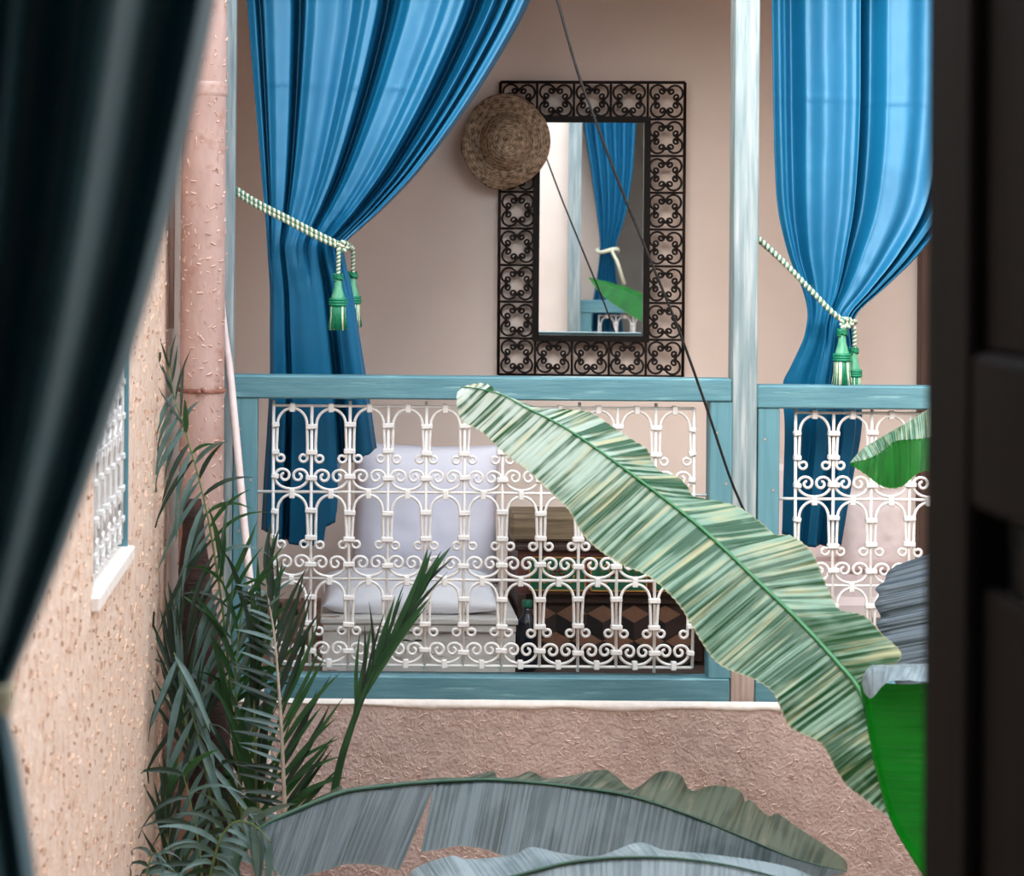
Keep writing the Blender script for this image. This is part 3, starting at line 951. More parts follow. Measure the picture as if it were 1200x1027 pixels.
# glass and band
gx0, gx1, gz0, gz1 = mx0 + cw * 1.07, mx1 - cw * 1.07, mz0 + ch * 1.08, mz1 - ch * 1.08
bw = .022
bd = MB()
bd.box(gx0 - bw, gx1 + bw, YM - .014, YM + .01, gz1 - .003, gz1 + bw).box(gx0 - bw, gx1 + bw, YM - .014, YM + .01, gz0 - bw, gz0 + .003)
bd.box(gx0 - bw, gx0 + .003, YM - .014, YM + .01, gz0, gz1).box(gx1 - .003, gx1 + bw, YM - .014, YM + .01, gz0, gz1)
bd.build('inner_frame', M_band, mir)
MYAW = math.radians(-3.6)      # the mirror hangs slightly askew on its hook
MN = Vector((math.sin(MYAW), -math.cos(MYAW), 0))
gl = MB()
gxc = (gx0 + gx1) / 2
for (q0, q1) in ((-.002, .004),):
    gv = []
    for x in (gx0, gx1):
        for y in (q0, q1):
            for z in (gz0, gz1):
                gv.append((x, YM - .003 + y, z))
    gl.add(gv, [(0, 1, 3, 2), (4, 6, 7, 5), (0, 4, 5, 1), (2, 3, 7, 6), (0, 2, 6, 4), (1, 5, 7, 3)])
gl.build('glass', M_mirror, mir)
kk = cw / 43.0
# C scroll for one cell corner, curling in at both ends
def cscroll():
    c = Vector((.225, .225)); R = .205
    arc = [(c.x + R * math.cos(t), c.y + R * math.sin(t)) for t in [math.radians(-62 + (214) * i / 18) for i in range(19)]]
    def curl(p, q, sgn):
        # spiral continuing from the arc end
        out = []
        d = (Vector(p) - Vector(q)).normalized()
        n = Vector((-d.y, d.x)) * sgn
        r0 = .092
        cc = Vector(p) + n * r0
        a0 = math.atan2(-n.y, -n.x)
        for i in range(1, 15):
            a = a0 + sgn * i * math.radians(31)
            r = r0 * (1 - .052 * i)
            out.append((cc.x + r * math.cos(a), cc.y + r * math.sin(a)))
        return out
    e1 = curl(arc[-1], arc[-2], 1)
    e0 = curl(arc[0], arc[1], -1)
    return e0[::-1] + arc + e1
cs = cscroll()
me_sc = {}
for sx in (-1, 1):
    for sz in (-1, 1):
        me_sc[sx, sz] = MB().tube([(sx * x * cw, 0, sz * y * ch) for x, y in cs], .0050, 6).mesh('scroll', M_iron_b, True)
me_bead = MB().lathe([(.001, -.007), (.0065, -.004), (.0065, .004), (.001, .007)], (0, 0, 0), 8).mesh('rivet', M_iron_b, True)
for i in range(5):
    for j in range(8):
        if 0 < i < 4 and 0 < j < 7: continue
        c = Vector((mx0 + (i + .5) * cw, YM, mz0 + (j + .5) * ch))
        for sx in (-1, 1):
            for sz in (-1, 1):
                inst('scroll', me_sc[sx, sz], c, mir, (0, random.uniform(-.06, .06), 0))
        for dx, dz in ((.30, 0), (-.30, 0), (0, .30), (0, -.30)):
            inst('rivet', me_bead, c + Vector((dx * cw, -.002, dz * ch)), mir, (0, random.uniform(0, 3), 0))
def bar(p, q, r=.0062): MB().tube([p, q], r, 8).build('frame_bar', M_iron_b, mir, True)
for x in (mx0, mx1): bar((x, YM, mz0), (x, YM, mz1))
for z in (mz0, mz1): bar((mx0, YM, z), (mx1, YM, z))
for j in range(1, 8):
    z = mz0 + j * ch
    bar((mx0, YM, z), (mx0 + cw, YM, z), .0048); bar((mx1 - cw, YM, z), (mx1, YM, z), .0048)
for i in range(1, 5):
    x = mx0 + i * cw
    bar((x, YM, mz1 - ch), (x, YM, mz1), .0048); bar((x, YM, mz0), (x, YM, mz0 + ch), .0048)
box('backing', gx0, gx1, YM + .008, YM + .03, gz0, gz1, M_band, mir)
mir.rotation_euler = (0, 0, MYAW)
tag(mir, 'tall wall mirror in a black wrought iron scroll frame', 'mirror')

# ------------------------------------------------------------------ straw hat on the mirror corner
hc = at(593, 166, YM - .07)
hs = (YM - .07) / F
hat_e = empty('straw_hat', hc - Vector((0, 0, 56 * hs)))
def hat_surface(rings):
    seg = 72
    v, f = [], []
    for (r, d) in rings:
        for k in range(seg):
            a = 2 * PI * k / seg
            rr = r
            dd = d
            if r > 34:
                w = (r - 34) / 20
                rr = r * (1 + w * (.035 * math.sin(2 * a + .6) + .03 * math.sin(3 * a + 2.4) - .02 * math.cos(a)))
                if 3.3 < a < 4.4: rr *= 1 - .07 * w * math.sin((a - 3.3) / 1.1 * PI)
                dd = d + w * 9 * math.sin(2 * a + 1.2) + 3 * w * math.sin(5 * a)
            x = rr * math.cos(a) * hs * .95
            z = rr * math.sin(a) * hs * 1.06
            n = noise.noise(Vector((x * 25, z * 25, r * .1))) * .004
            v.append(hc + Vector((x - .012 * (1 if r < 34 else 0) * (34 - min(r, 34)) / 34, -dd * hs + n, z)))
    for i in range(len(rings) - 1):
        for k in range(seg):
            l = (k + 1) % seg
            f.append((i * seg + k, i * seg + l, (i + 1) * seg + l, (i + 1) * seg + k))
    f.append(tuple(range(seg)))
    return v, f
crown = [(1, 40), (6, 39.6), (11, 38.5), (16, 36.5), (20, 33.5), (23.5, 29), (26, 23), (28, 16), (30, 9), (33, 4)]
brim = [(32, 5), (36, 1), (40, -1.5), (44, -3.5), (48, -5.5), (51, -7.5), (53, -9.5)]
v, f = hat_surface(crown)
ob = obj('crown', v, f, M_hat, hat_e, True, None, hc)
v, f = hat_surface(brim)
f = f[:-1]
ob = obj('brim', v, f, M_hat, hat_e, True, None, hc)
m = ob.modifiers.new('t', 'SOLIDIFY'); m.thickness = .006
tag(hat_e, 'brown woven straw hat hanging on the top left corner of the mirror', 'hat')


# ------------------------------------------------------------------ cushions, bench, cabinet
def cushion(name, c, w, h, t, mat_, rot, label, seed=1, pinch=.06, rough=.012, cat='cushion', hemflap=False):
    n = 26
    v, f = [], []
    Rm = Matrix.Rotation(rot[2], 3, 'Z') @ Matrix.Rotation(rot[1], 3, 'Y') @ Matrix.Rotation(rot[0], 3, 'X')
    for side in (-1, 1):
        for j in range(n + 1):
            for i in range(n + 1):
                a, b = -1 + 2 * i / n, -1 + 2 * j / n
                e = max(0, (1 - a ** 4)) ** .55 * max(0, (1 - b ** 4)) ** .55
                x = a * w / 2 * (1 - pinch * (1 - b * b) * abs(a) ** 3)
                z = b * h / 2 * (1 - pinch * (1 - a * a) * abs(b) ** 3)
                y = side * t / 2 * e
                q = Vector((a * 2.2, b * 2.2, side * .7 + seed * 7.3))
                y += side * rough * e * (noise.noise(q) + .6 * noise.noise(q * 2.6))
                v.append(Vector(c) + Rm @ Vector((x, y, z)))
    N1 = (n + 1) ** 2
    for s in (0, 1):
        for j in range(n):
            for i in range(n):
                k = s * N1 + j * (n + 1) + i
                q = (k, k + 1, k + n + 2, k + n + 1)
                f.append(q if s == 0 else q[::-1])
    o = obj(name, v, f, mat_, None, True)
    # weld the rim
    import bmesh
    bm = bmesh.new(); bm.from_mesh(o.data); bmesh.ops.remove_doubles(bm, verts=bm.verts, dist=1e-5); bm.to_mesh(o.data); bm.free()
    o.data.polygons.foreach_set('use_smooth', [True] * len(o.data.polygons))
    tag(o, label, cat)
    return o


# white bench
by0, by1 = 6.82, 7.62
bx0, bx1 = at(378, 750, by0).x, at(604, 750, by0).x
bzt = at(490, 724, by0).z
bench = empty('painted_bench', ((bx0 + bx1) / 2, (by0 + by1) / 2, 0.018))
box('seat_board', bx0 - .008, bx1 + .008, by0 - .012, by1, bzt - .022, bzt, M_bench, bench, .004)
box('moulding', bx0 - .002, bx1 + .002, by0 - .006, by0 + .02, bzt - .05, bzt - .022, M_bench, bench, .006)
fp = MB()
fp.box(bx0, bx1, by0, by0 + .02, .02, .045).box(bx0, bx0 + .06, by0, by0 + .02, .045, bzt - .05).box(bx1 - .06, bx1, by0, by0 + .02, .045, bzt - .05)
fp.build('front_frame', M_bench, bench)
box('front_panel', bx0 + .05, bx1 - .05, by0 + .012, by0 + .022, .03, bzt - .05, M_bench, bench)
# stepped fret applied to the panel
xm = at(483, 760, by0).x
ft = MB()
for q, (w_, z0, z1) in enumerate(((.085, .04, .075), (.055, .075, .10), (.03, .10, .122))):
    ft.box(xm - w_, xm - w_ + .022, by0 + .002, by0 + .013, z0, z1 + .012)
    ft.box(xm + w_ - .022, xm + w_, by0 + .002, by0 + .013, z0, z1 + .012)
ft.box(xm - .03, xm + .03, by0 + .002, by0 + .013, .128, .14)
ft.build('fretwork', M_bench, bench)
for x in (bx0, bx1 - .02):
    box('side_panel', x, x + .02, by0 + .02, by1, .02, bzt - .022, M_bench, bench)
box('backrest', bx0 + .15, bx1 - .06, by1 - .03, by1, bzt, .56, M_bench, bench, .004)
tag(bench, 'low white painted bench with chipped fretwork front behind the railing', 'bench')
pz = bzt
cushion('pillow', ((at(499, 600, 7.4).x), 7.44, at(499, 602, 7.44).z + .004), 175 * 7.4 / F, 164 * 7.4 / F, .17, M_pillow, (-.12, 0.02, 0.0), 'large lavender white pillow standing upright on the bench', 1, .05)
cushion('seat_cushion', ((at(480, 700, 7.05).x), 7.05, bzt + .05), .60, .42, .10, M_pillow2, (-PI / 2 + .1, 0, 0), 'flat white cushion lying on the bench seat', 2, .03, .014)

# painted low cabinet
cy0, cy1 = 7.0, 7.45
cx0, cx1 = at(607, 700, cy0).x, at(838, 700, cy0).x
czt, czm = at(700, 640, cy0).z, at(700, 698, cy0).z
cab = empty('painted_cabinet', ((cx0 + cx1) / 2, (cy0 + cy1) / 2, .018))
box('top_board', cx0 - .01, cx1 + .01, cy0 + .0, cy1, czt - .018, czt, M_dkwood, cab, .003)
box('frieze', cx0, cx1, cy0 + .02, cy1, czm, czt - .018, M_redwd, cab)
xs = [cx0 + .03, cx0 + .24, cx0 + .45, cx1 - .02]
for a, b in zip(xs, xs[1:]):
    pn = box('painted_panel', a + .008, b - .008, cy0 + .012, cy0 + .021, czm + .012, czt - .04, M_cgreen, cab, .002)
    g = MB()
    xa, xb, za, zb = a + .008, b - .008, czm + .012, czt - .04
    for (p0, p1, p2, p3) in ((xa, xb, za, za + .004), (xa, xb, zb - .004, zb), (xa, xa + .004, za, zb), (xb - .004, xb, za, zb)):
        g.box(p0, p1, cy0 + .009, cy0 + .013, p2, p3)
    g.build('gold_border', M_gold, pn)
    xm_ = (xa + xb) / 2; zm_ = (za + zb) / 2
    fl_ = MB()
    for q in range(6):
        an = q * PI / 3
        fl_.tube([(xm_ + .006 * math.cos(an), cy0 + .011, zm_ + .006 * math.sin(an)), (xm_ + .02 * math.cos(an), cy0 + .011, zm_ + .02 * math.sin(an))], [.002, .006], 6)
    fl_.build('painted_flower', M_red, pn, True)
    sc = MB()
    for s in (-1, 1):
        for s2 in (-1, 1):
            sc.tube([(xm_ + s * (.03 + .028 * t + 0), cy0 + .0115, zm_ + s2 * (.004 + .028 * math.sin(t * PI))) for t in [i / 8 for i in range(9)]], .0022, 5)
    sc.build('painted_vine', M_gold, pn, True)
for x in (cx0, cx1 - .03):
    box('upright', x, x + .03, cy0 + .01, cy1, .02, czm, M_dkwood, cab, .002)
box('shelf_board', cx0 + .03, cx1 - .03, cy0 + .05, cy1, czm - .035, czm, M_dkwood, cab)
bp_y = cy0 + .07
box('recessed_front', cx0 + .03, cx1 - .03, bp_y, bp_y + .02, .02, czm - .035, M_dkwood, cab)
# tumbling block inlay: three rhombi to each cube
Rr = .062
def rhomb(a0):
    pts = [Vector((0, 0)), Vector((math.cos(a0), math.sin(a0))), Vector((math.cos(a0) + math.cos(a0 + PI / 3 * 2), math.sin(a0) + math.sin(a0 + PI / 3 * 2))), Vector((math.cos(a0 + PI / 3 * 2), math.sin(a0 + PI / 3 * 2)))]
    pts = [p * Rr * .965 for p in pts]
    v = [(p.x, 0, p.y) for p in pts] + [(p.x, .006, p.y) for p in pts]
    return v, [(0, 1, 2, 3)[::-1], (0, 4, 5, 1), (1, 5, 6, 2), (2, 6, 7, 3), (3, 7, 4, 0)]
rm_ = []
for a0, m_ in ((PI / 6, M_rhA), (PI / 6 + 2 * PI / 3, M_rhC), (PI / 6 + 4 * PI / 3, M_rhB)):
    vv, ff = rhomb(a0)
    rm_.append(mk_mesh('inlay', vv, ff, m_))
hw_ = Rr * math.sqrt(3)
row = 0
z = czm - .035 - .07
while z > -.02:
    x = cx0 + .03 + hw_ * (.5 if row % 2 == 0 else 1.0)
    while x < cx1 - .03 - hw_ * .45:
        for q in rm_:
            zz_ = z
            if zz_ - Rr < .02 - .06: continue
            inst('inlay', q, (x, bp_y - .005, z), cab)
        x += hw_
    z -= Rr * 1.5; row += 1
tag(cab, 'dark low cabinet with painted green panels and cube pattern inlay', 'cabinet')

tbx0, tbx1 = at(596, 620, 7.15).x, at(675, 620, 7.15).x
tz0 = czt + .002
tm = MB().box(tbx0, tbx1, 7.06, 7.30, tz0, at(640, 604, 7.06).z, .012).build('timber_block', M_oldwood)
tag(tm, 'weathered grey brown timber block lying on the painted cabinet', 'block')

btl = at(617.5, 780, 6.90)
bt = empty('bottle', (btl.x, 6.90, .018))
hB = at(617, 704, 6.90).z - .018
MB().lathe([(.026, 0), (.032, .006), (.033, .03), (.031, .06), (.033, .09), (.033, .15), (.030, .168), (.016, .19), (.0135, .20), (.0135, hB - .02)], (btl.x, 6.90, .018), 24).build('body', M_bottle, bt, True)
MB().lathe([(.017, 0), (.018, .003), (.018, .02), (.015, .024)], (btl.x, 6.90, .018 + hB - .022), 20).build('cap', M_cap, bt, True)
tag(bt, 'dark bottle with a green cap standing beside the white bench', 'bottle')

# daybed in the right bay
sx0, sx1 = at(905, 700, 6.95).x, at(1066, 700, 6.95).x + .1
sz = at(990, 700, 6.95).z
dbd = empty('daybed', ((sx0 + sx1) / 2, 7.4, .0))
box('base', sx0, sx1, 6.95, 7.9, .0, sz - .09, M_bench, dbd, .004)
def soft(x0, x1, y0, y1, z0, z1, b=.02): return MB().box(x0, x1, y0, y1, z0, z1, b)
soft(sx0 - .01, sx1 + .01, 6.93, 7.9, sz - .09, sz, .025).build('mattress', M_pink, dbd)
soft(sx0 - .01, at(985, 600, 7.75).x, 7.72, 7.9, sz, at(940, 545, 7.72).z, .02).build('back_cushion', M_pink, dbd)
tag(dbd, 'pale pink upholstered daybed behind the right railing', 'daybed')
cushion('pillow', (at(1026, 640, 7.45).x, 7.46, at(1026, 621, 7.46).z), 82 * 7.46 / F, 98 * 7.46 / F, .15, M_pink, (-.1, 0, 0), 'pale pink pillow standing on the daybed behind the right railing', 4, .04)

# brown door at the right end of the gallery
dx0 = at(1075, 500, W - .02).x
dr = ST(empty('door_1', (dx0 + .45, W - .02, 0)))
box('door_frame', dx0, dx0 + .09, W - .06, W - .001, 0, 2.3, M_door, dr, .004)
for i in range(5):
    box('plank', dx0 + .09 + i * .15, dx0 + .235 + i * .15, W - .04, W - .002, 0.01, 2.25, M_door, dr, .004)

# ------------------------------------------------------------------ palm
palm = empty('palm_plant', (at(240, 1000, 6.05).x, 6.05, GZ))
trp = [at(226, 585, 6.16), at(229, 700, 6.14), at(238, 800, 6.10), at(248, 920, 6.05), at(252, 1100, 6.05)]
trp.append(Vector((trp[-1].x, 6.05, GZ)))
tp = resample(trp, 60)
MB().tube(tp, [(.026 + .04 * min(1, i / 8)) * (1 + .06 * math.sin(i * 2.1)) for i in range(60)], 14).build('trunk', M_trunk, palm, True)


def leaflet_mesh(p, d, n, L, w, droop, bend=0.0, ns=7):
    """folded blade from p along d; n: up side of the blade"""
    side = d.cross(n).normalized()
    v, f, c = [], [], Vector(p)
    dd = Vector(d)
    prof = [.35, .85, 1.0, .95, .75, .45, .04]
    for i in range(ns):
        t = i / (ns - 1)
        ww = w * prof[i] / 2
        fold = n * (ww * .35)
        v += [c - side * ww + fold, c.copy(), c + side * ww + fold]
        dd = (dd + Vector((0, 0, -1)) * droop / (ns - 1) + side * bend / (ns - 1)).normalized()
        c = c + dd * (L / (ns - 1))
    for i in range(ns - 1):
        a = i * 3
        f += [(a, a + 1, a + 4, a + 3), (a + 1, a + 2, a + 5, a + 4)]
    return v, f


def frond(pts, r0, spec, rach_mat, seed, ytilt=0.0):
    """pts: (px, py, Y) from base to tip. spec: list of dicts per side: side, n, t0, t1, ang(base,tip), len(base,mid,tip) px, w px, droop, mat, out (towards us)"""
    rnd = random.Random(seed)
    P = resample([at(*p) for p in pts], 60)
    fr = MB().tube(P, [r0 * (1 - .75 * i / 59) for i in range(60)], 6).build('frond', rach_mat, palm, True)
    for s in spec:
        for q in range(s['n']):
            t = s['t0'] + (s['t1'] - s['t0']) * (q + rnd.uniform(-.3, .3)) / max(1, s['n'] - 1)
            t = min(max(t, 0), 1)
            i = min(int(t * 59), 58)
            p = P[i].lerp(P[i + 1], t * 59 - i) if i < 58 else P[58]
            tan = (P[i + 1] - P[max(i - 1, 0)]).normalized()
            scr = Vector((tan.z, 0, -tan.x)) * s['side']       # in the picture plane, right of the rib for side = 1
            if scr.length < 1e-3: scr = Vector((s['side'], 0, 0))
            scr.normalize()
            ang = math.radians(s['ang'][0] + (s['ang'][1] - s['ang'][0]) * t + rnd.uniform(-1, 1) * s.get('jit', 6))
            d = (tan * math.cos(ang) + scr * math.sin(ang) + Vector((0, -1, 0)) * (s.get('out', 0) + rnd.uniform(-.12, .12))).normalized()
            l0, l1, l2 = s['len']
            tt = (t - s['t0']) / (s['t1'] - s['t0'] + 1e-6)
            ln = (l0 + (l1 - l0) * tt * 2 if tt < .5 else l1 + (l2 - l1) * (tt - .5) * 2) * rnd.uniform(.85, 1.1) * p.y / F
            n = Vector((0, -.8, .6)) + Vector((rnd.uniform(-.4, .4), 0, rnd.uniform(-.3, .3)))
            n = (n - d * n.dot(d)).normalized()
            v, f = leaflet_mesh(p, d, n, ln, s['w'] * rnd.uniform(.6, .95) * p.y / F, s.get('droop', 0) * rnd.uniform(.35, 1.5), rnd.uniform(-.3, .3))
            mm = s['mat'] if not isinstance(s['mat'], list) else rnd.choice(s['mat'])
            for q_ in v: q_.x = max(q_.x, XL + .006 + .01 * rnd.random())
            obj('leaflet', v, f, mm, fr, True)
    return fr


# the upright frond in front of the railing
frond([(336, 1010, 5.85), (333, 930, 5.85), (329, 840, 5.86), (322, 750, 5.88), (314, 700, 5.9), (310, 668, 5.92)], .0085, [
    dict(side=-1, n=32, t0=.06, t1=.95, ang=(76, 52), len=(50, 66, 36), w=7, droop=.1, mat=[M_palm_d, M_palm_d, M_palm_s], jit=4),
    dict(side=1, n=26, t0=.12, t1=.99, ang=(48, 12), len=(100, 125, 62), w=8, droop=.1, mat=[M_palm_d, M_palm_d, M_palm], jit=5),
    dict(side=1, n=12, t0=.0, t1=.35, ang=(40, 40), len=(60, 90, 90), w=8, droop=.3, mat=[M_palm], jit=14)], M_rach, 3)
# the closed spear
frond([(388, 950, 5.75), (400, 890, 5.75), (420, 830, 5.76), (440, 785, 5.77), (468, 735, 5.78), (492, 690, 5.8)], .014, [
    dict(side=1, n=7, t0=.45, t1=.98, ang=(4, 3), len=(130, 120, 66), w=11, droop=-.05, mat=[M_palm], jit=3),
    dict(side=-1, n=5, t0=.40, t1=.98, ang=(4, 3), len=(120, 120, 60), w=11, droop=-.05, mat=[M_palm], jit=3),
    dict(side=-1, n=7, t0=.42, t1=.70, ang=(24, 14), len=(110, 90, 80), w=6, droop=-.1, mat=[M_palm, M_palm_d], jit=7),
    dict(side=1, n=3, t0=.7, t1=.98, ang=(8, 10), len=(90, 90, 60), w=5, droop=0, mat=[M_palm_d], jit=4)], M_palm, 5)
# drooping silver frond along the wall
frond([(276, 900, 6.0), (268, 780, 5.97), (256, 680, 5.95), (240, 590, 5.95), (220, 515, 5.97), (205, 468, 6.0), (197, 425, 6.02)], .006, [
    dict(side=-1, n=30, t0=.22, t1=.92, ang=(140, 120), len=(120, 120, 70), w=8.5, droop=1.2, mat=[M_palm_s, M_palm_s, M_palm_s, M_palm_d], jit=10, out=.25),
    dict(side=1, n=20, t0=.15, t1=.85, ang=(30, 40), len=(110, 90, 40), w=7.5, droop=1.2, mat=[M_palm, M_palm, M_palm_s, M_palm_d], jit=20, out=.2),
    dict(side=1, n=4, t0=.85, t1=.99, ang=(30, 14), len=(70, 60, 40), w=4, droop=.1, mat=[M_palm_d], jit=12),
    dict(side=-1, n=4, t0=.85, t1=.99, ang=(15, 8), len=(60, 50, 36), w=5, droop=.0, mat=[M_palm_d], jit=8)], M_rachg, 7)
# green frond leaning right against the tube
frond([(280, 1000, 6.0), (280, 900, 5.98), (276, 800, 5.96), (268, 720, 5.95), (258, 660, 5.95)], .006, [
    dict(side=1, n=16, t0=.05, t1=.95, ang=(28, 24), len=(130, 130, 90), w=8, droop=.4, mat=[M_palm, M_palm, M_palm_s], jit=16, out=.2),
    dict(side=-1, n=9, t0=.1, t1=.95, ang=(16, 20), len=(110, 110, 80), w=7, droop=1.2, mat=[M_palm, M_palm_s, M_palm_d], jit=14, out=.2)], M_rachg, 11)
# upright stalks between
frond([(304, 985, 5.9), (300, 900, 5.9), (298, 820, 5.9), (300, 760, 5.9), (306, 700, 5.9)], .008, [
    dict(side=1, n=9, t0=.0, t1=.9, ang=(10, 8), len=(140, 130, 70), w=10, droop=.1, mat=[M_palm, M_palm_d], jit=7),
    dict(side=-1, n=9, t0=.0, t1=.9, ang=(10, 8), len=(140, 130, 70), w=10, droop=.1, mat=[M_palm, M_palm_d], jit=7)], M_rachg, 13)
frond([(286, 990, 5.92), (280, 900, 5.92), (276, 820, 5.92), (280, 740, 5.92), (290, 690, 5.92)], .007, [
    dict(side=1, n=9, t0=.0, t1=.95, ang=(14, 24), len=(150, 130, 90), w=9, droop=.4, mat=[M_palm, M_palm_s], jit=12),
    dict(side=-1, n=9, t0=.0, t1=.95, ang=(14, 24), len=(150, 130, 70), w=9, droop=1.0, mat=[M_palm, M_palm_d], jit=12)], M_rachg, 17)
# dark upright leaflets close to the wall
frond([(226, 900, 5.85), (216, 840, 5.84), (209, 790, 5.84), (205, 740, 5.84)], .005, [
    dict(side=-1, n=11, t0=.0, t1=.98, ang=(14, 6), len=(110, 110, 60), w=8, droop=.0, mat=[M_palm_d], jit=5),
    dict(side=1, n=11, t0=.0, t1=.98, ang=(14, 8), len=(110, 110, 60), w=8, droop=.0, mat=[M_palm_d, M_palm_s], jit=5)], M_rachg, 19)
# silver hanging mass below
frond([(262, 1060, 5.8), (250, 960, 5.78), (236, 880, 5.76), (218, 810, 5.76), (204, 765, 5.78)], .006, [
    dict(side=-1, n=18, t0=.15, t1=.98, ang=(140, 130), len=(110, 110, 90), w=10, droop=1.0, mat=[M_palm_s, M_palm_s, M_palm_d], jit=12, out=.3),
    dict(side=1, n=14, t0=.15, t1=.98, ang=(150, 160), len=(110, 110, 90), w=10, droop=.8, mat=[M_palm_s, M_palm_s, M_palm_d], jit=12, out=.3),
    dict(side=1, n=5, t0=.2, t1=.8, ang=(60, 50), len=(80, 80, 60), w=7, droop=1.4, mat=[M_palm_s, M_palm_d], jit=20, out=.3)], M_rachg, 23)
frond([(240, 1080, 5.6), (234, 1000, 5.58), (224, 945, 5.56), (214, 905, 5.56)], .005, [
    dict(side=-1, n=9, t0=.05, t1=.98, ang=(60, 50), len=(100, 100, 70), w=8, droop=1.4, mat=[M_palm_d, M_palm_s, M_palm_d], jit=20, out=.3),
    dict(side=1, n=9, t0=.05, t1=.98, ang=(60, 50), len=(110, 110, 70), w=8, droop=1.4, mat=[M_palm_s, M_palm, M_palm_d], jit=20, out=.3)], M_rachg, 25)
# arching frond at the bottom
frond([(238, 1100, 5.02), (246, 1030, 5.02), (258, 985, 5.0), (275, 964, 5.0), (297, 967, 4.98), (318, 988, 4.96)], .006, [
    dict(side=1, n=15, t0=.12, t1=.98, ang=(60, 40), len=(70, 86, 60), w=11, droop=2.4, mat=[M_palm_s], jit=6, out=.25),
    dict(side=-1, n=13, t0=.05, t1=.85, ang=(70, 50), len=(60, 80, 70), w=10, droop=1.6, mat=[M_palm_s, M_palm_s, M_palm_d], jit=8, out=.2)], M_rachg, 29)
frond([(170, 1090, 5.3), (172, 1030, 5.3), (178, 1003, 5.3), (188, 1000, 5.3)], .005, [
    dict(side=1, n=7, t0=.3, t1=.98, ang=(60, 40), len=(40, 50, 40), w=8, droop=2.4, mat=[M_palm_s], jit=6),
    dict(side=-1, n=7, t0=.2, t1=.98, ang=(60, 40), len=(40, 50, 40), w=8, droop=2.0, mat=[M_palm_s, M_palm_d], jit=6)], M_rachg, 31)
frond([(206, 1100, 5.6), (200, 1020, 5.6), (194, 960, 5.6), (196, 920, 5.6)], .005, [
    dict(side=1, n=10, t0=.2, t1=.98, ang=(25, 10), len=(60, 70, 40), w=7, droop=.2, mat=[M_palm_d, M_palm], jit=10),
    dict(side=-1, n=10, t0=.2, t1=.98, ang=(25, 10), len=(60, 70, 40), w=7, droop=.2, mat=[M_palm_d], jit=10)], M_rachg, 37)
tag(palm, 'palm with dark feathery fronds growing up the corner by the drain pipe', 'palm')


# ------------------------------------------------------------------ banana leaves
def blade(parent, mid, left, right, mat_, rib_mat, rib_r, nu=220, nv=10, veins=90, corr=.0012, wave=.006, seed=1, rib=True, cup=0.0, name='leaf'):
    """mid / left / right: (px, py, Y) outlines from base or tip in matching order"""
    Mp, Lp, Rp = (resample([at(*p) if not isinstance(p, Vector) else p for p in q], nu) for q in (mid, left, right))
    v, f, uv = [], [], []
    for i in range(nu):
        t = i / (nu - 1)
        for j in range(-nv, nv + 1):
            w = abs(j) / nv
            e = Lp[i] if j < 0 else Rp[i]
            p = Mp[i].lerp(e, w)
            dn = Vector((0, -.75, .66))
            k = corr * math.sin(t * veins * 2 * PI + w * 1.5) * min(1, w * 4) + wave * noise.noise(Vector((t * 9, j / nv * 1.2, seed * 3.7))) * w
            k += cup * math.sin(PI * w)
            v.append(p + dn * k)
            uv.append((t, j / nv * .5 + .5))
    n = 2 * nv + 1
    for i in range(nu - 1):
        for j in range(n - 1):
            a = i * n + j
            f.append((a, a + 1, a + n + 1, a + n))
    o = obj(name, v, f, mat_, parent, True, uv)
    if rib:
        m_ = Mp[:]
        MB().tube([p + Vector((0, -.004, .001)) for p in m_], [max(.0012, rib_r * (1 - .8 * i / (nu - 1))) for i in range(nu)][::(1)], 7).build('midrib', rib_mat, o, True)
    return o


ban = empty('banana_plant', (1.62, 5.25, GZ))
# pseudostem hidden beyond the dark shutter
stp = resample([(1.66, 5.25, GZ), (1.64, 5.25, -1), (1.62, 5.25, 0.1)], 30)
MB().tube(stp, [.11 - .05 * i / 29 for i in range(30)], 16).build('stem', M_stem, ban, True)


def yb(x): return 5.05 + (1055 - x) / 515 * .95   # depth of the big leaf's rib along the picture
def outl(pts, dy): return [(x, y, yb(x) + (d if isinstance(dy, list) else dy)) for (x, y), d in zip(pts, dy if isinstance(dy, list) else [dy] * len(pts))]
rev = lambda a: a[::-1]
midA = [(540, 454), (560, 456), (588, 463), (616, 478), (661, 501), (717, 539), (768, 577), (813, 612), (850, 645), (886, 680), (935, 727), (982, 778), (1008, 812), (1024, 865), (1038, 915), (1056, 966)]
lefA = [(540, 454), (535, 464), (540, 491), (565, 506), (590, 531), (623, 556), (649, 582), (667, 600), (682, 625), (702, 645), (730, 663), (755, 673), (778, 690), (800, 714), (829, 761), (847, 780), (884, 797),
        (905, 813), (917, 839), (928, 856), (962, 873), (982, 906), (996, 923), (1020, 940), (1056, 968)]
rigA = [(540, 454), (568, 449), (588, 461), (626, 476), (651, 479), (682, 483), (697, 488), (717, 501), (742, 516), (758, 526), (765, 541), (775, 554), (793, 559), (806, 572), (813, 583), (840, 588), (865, 595), (891, 612),
        (908, 626), (926, 627), (941, 636), (954, 650), (964, 675), (977, 706), (986, 717), (1013, 724), (1033, 744), (1055, 764), (1050, 778), (1024, 784), (1012, 800), (1022, 850), (1036, 905), (1057, 965)]
LA = [(x, y, yb(x) - .02 - .16 * math.sin(PI * i / (len(lefA) - 1))) for i, (x, y) in enumerate(lefA)]
RA = [(x, y, yb(x) + .02 + .13 * math.sin(PI * min(1, i / (len(rigA) - 5)))) for i, (x, y) in enumerate(rigA)]
MA = [(x, y, yb(x)) for x, y in midA]
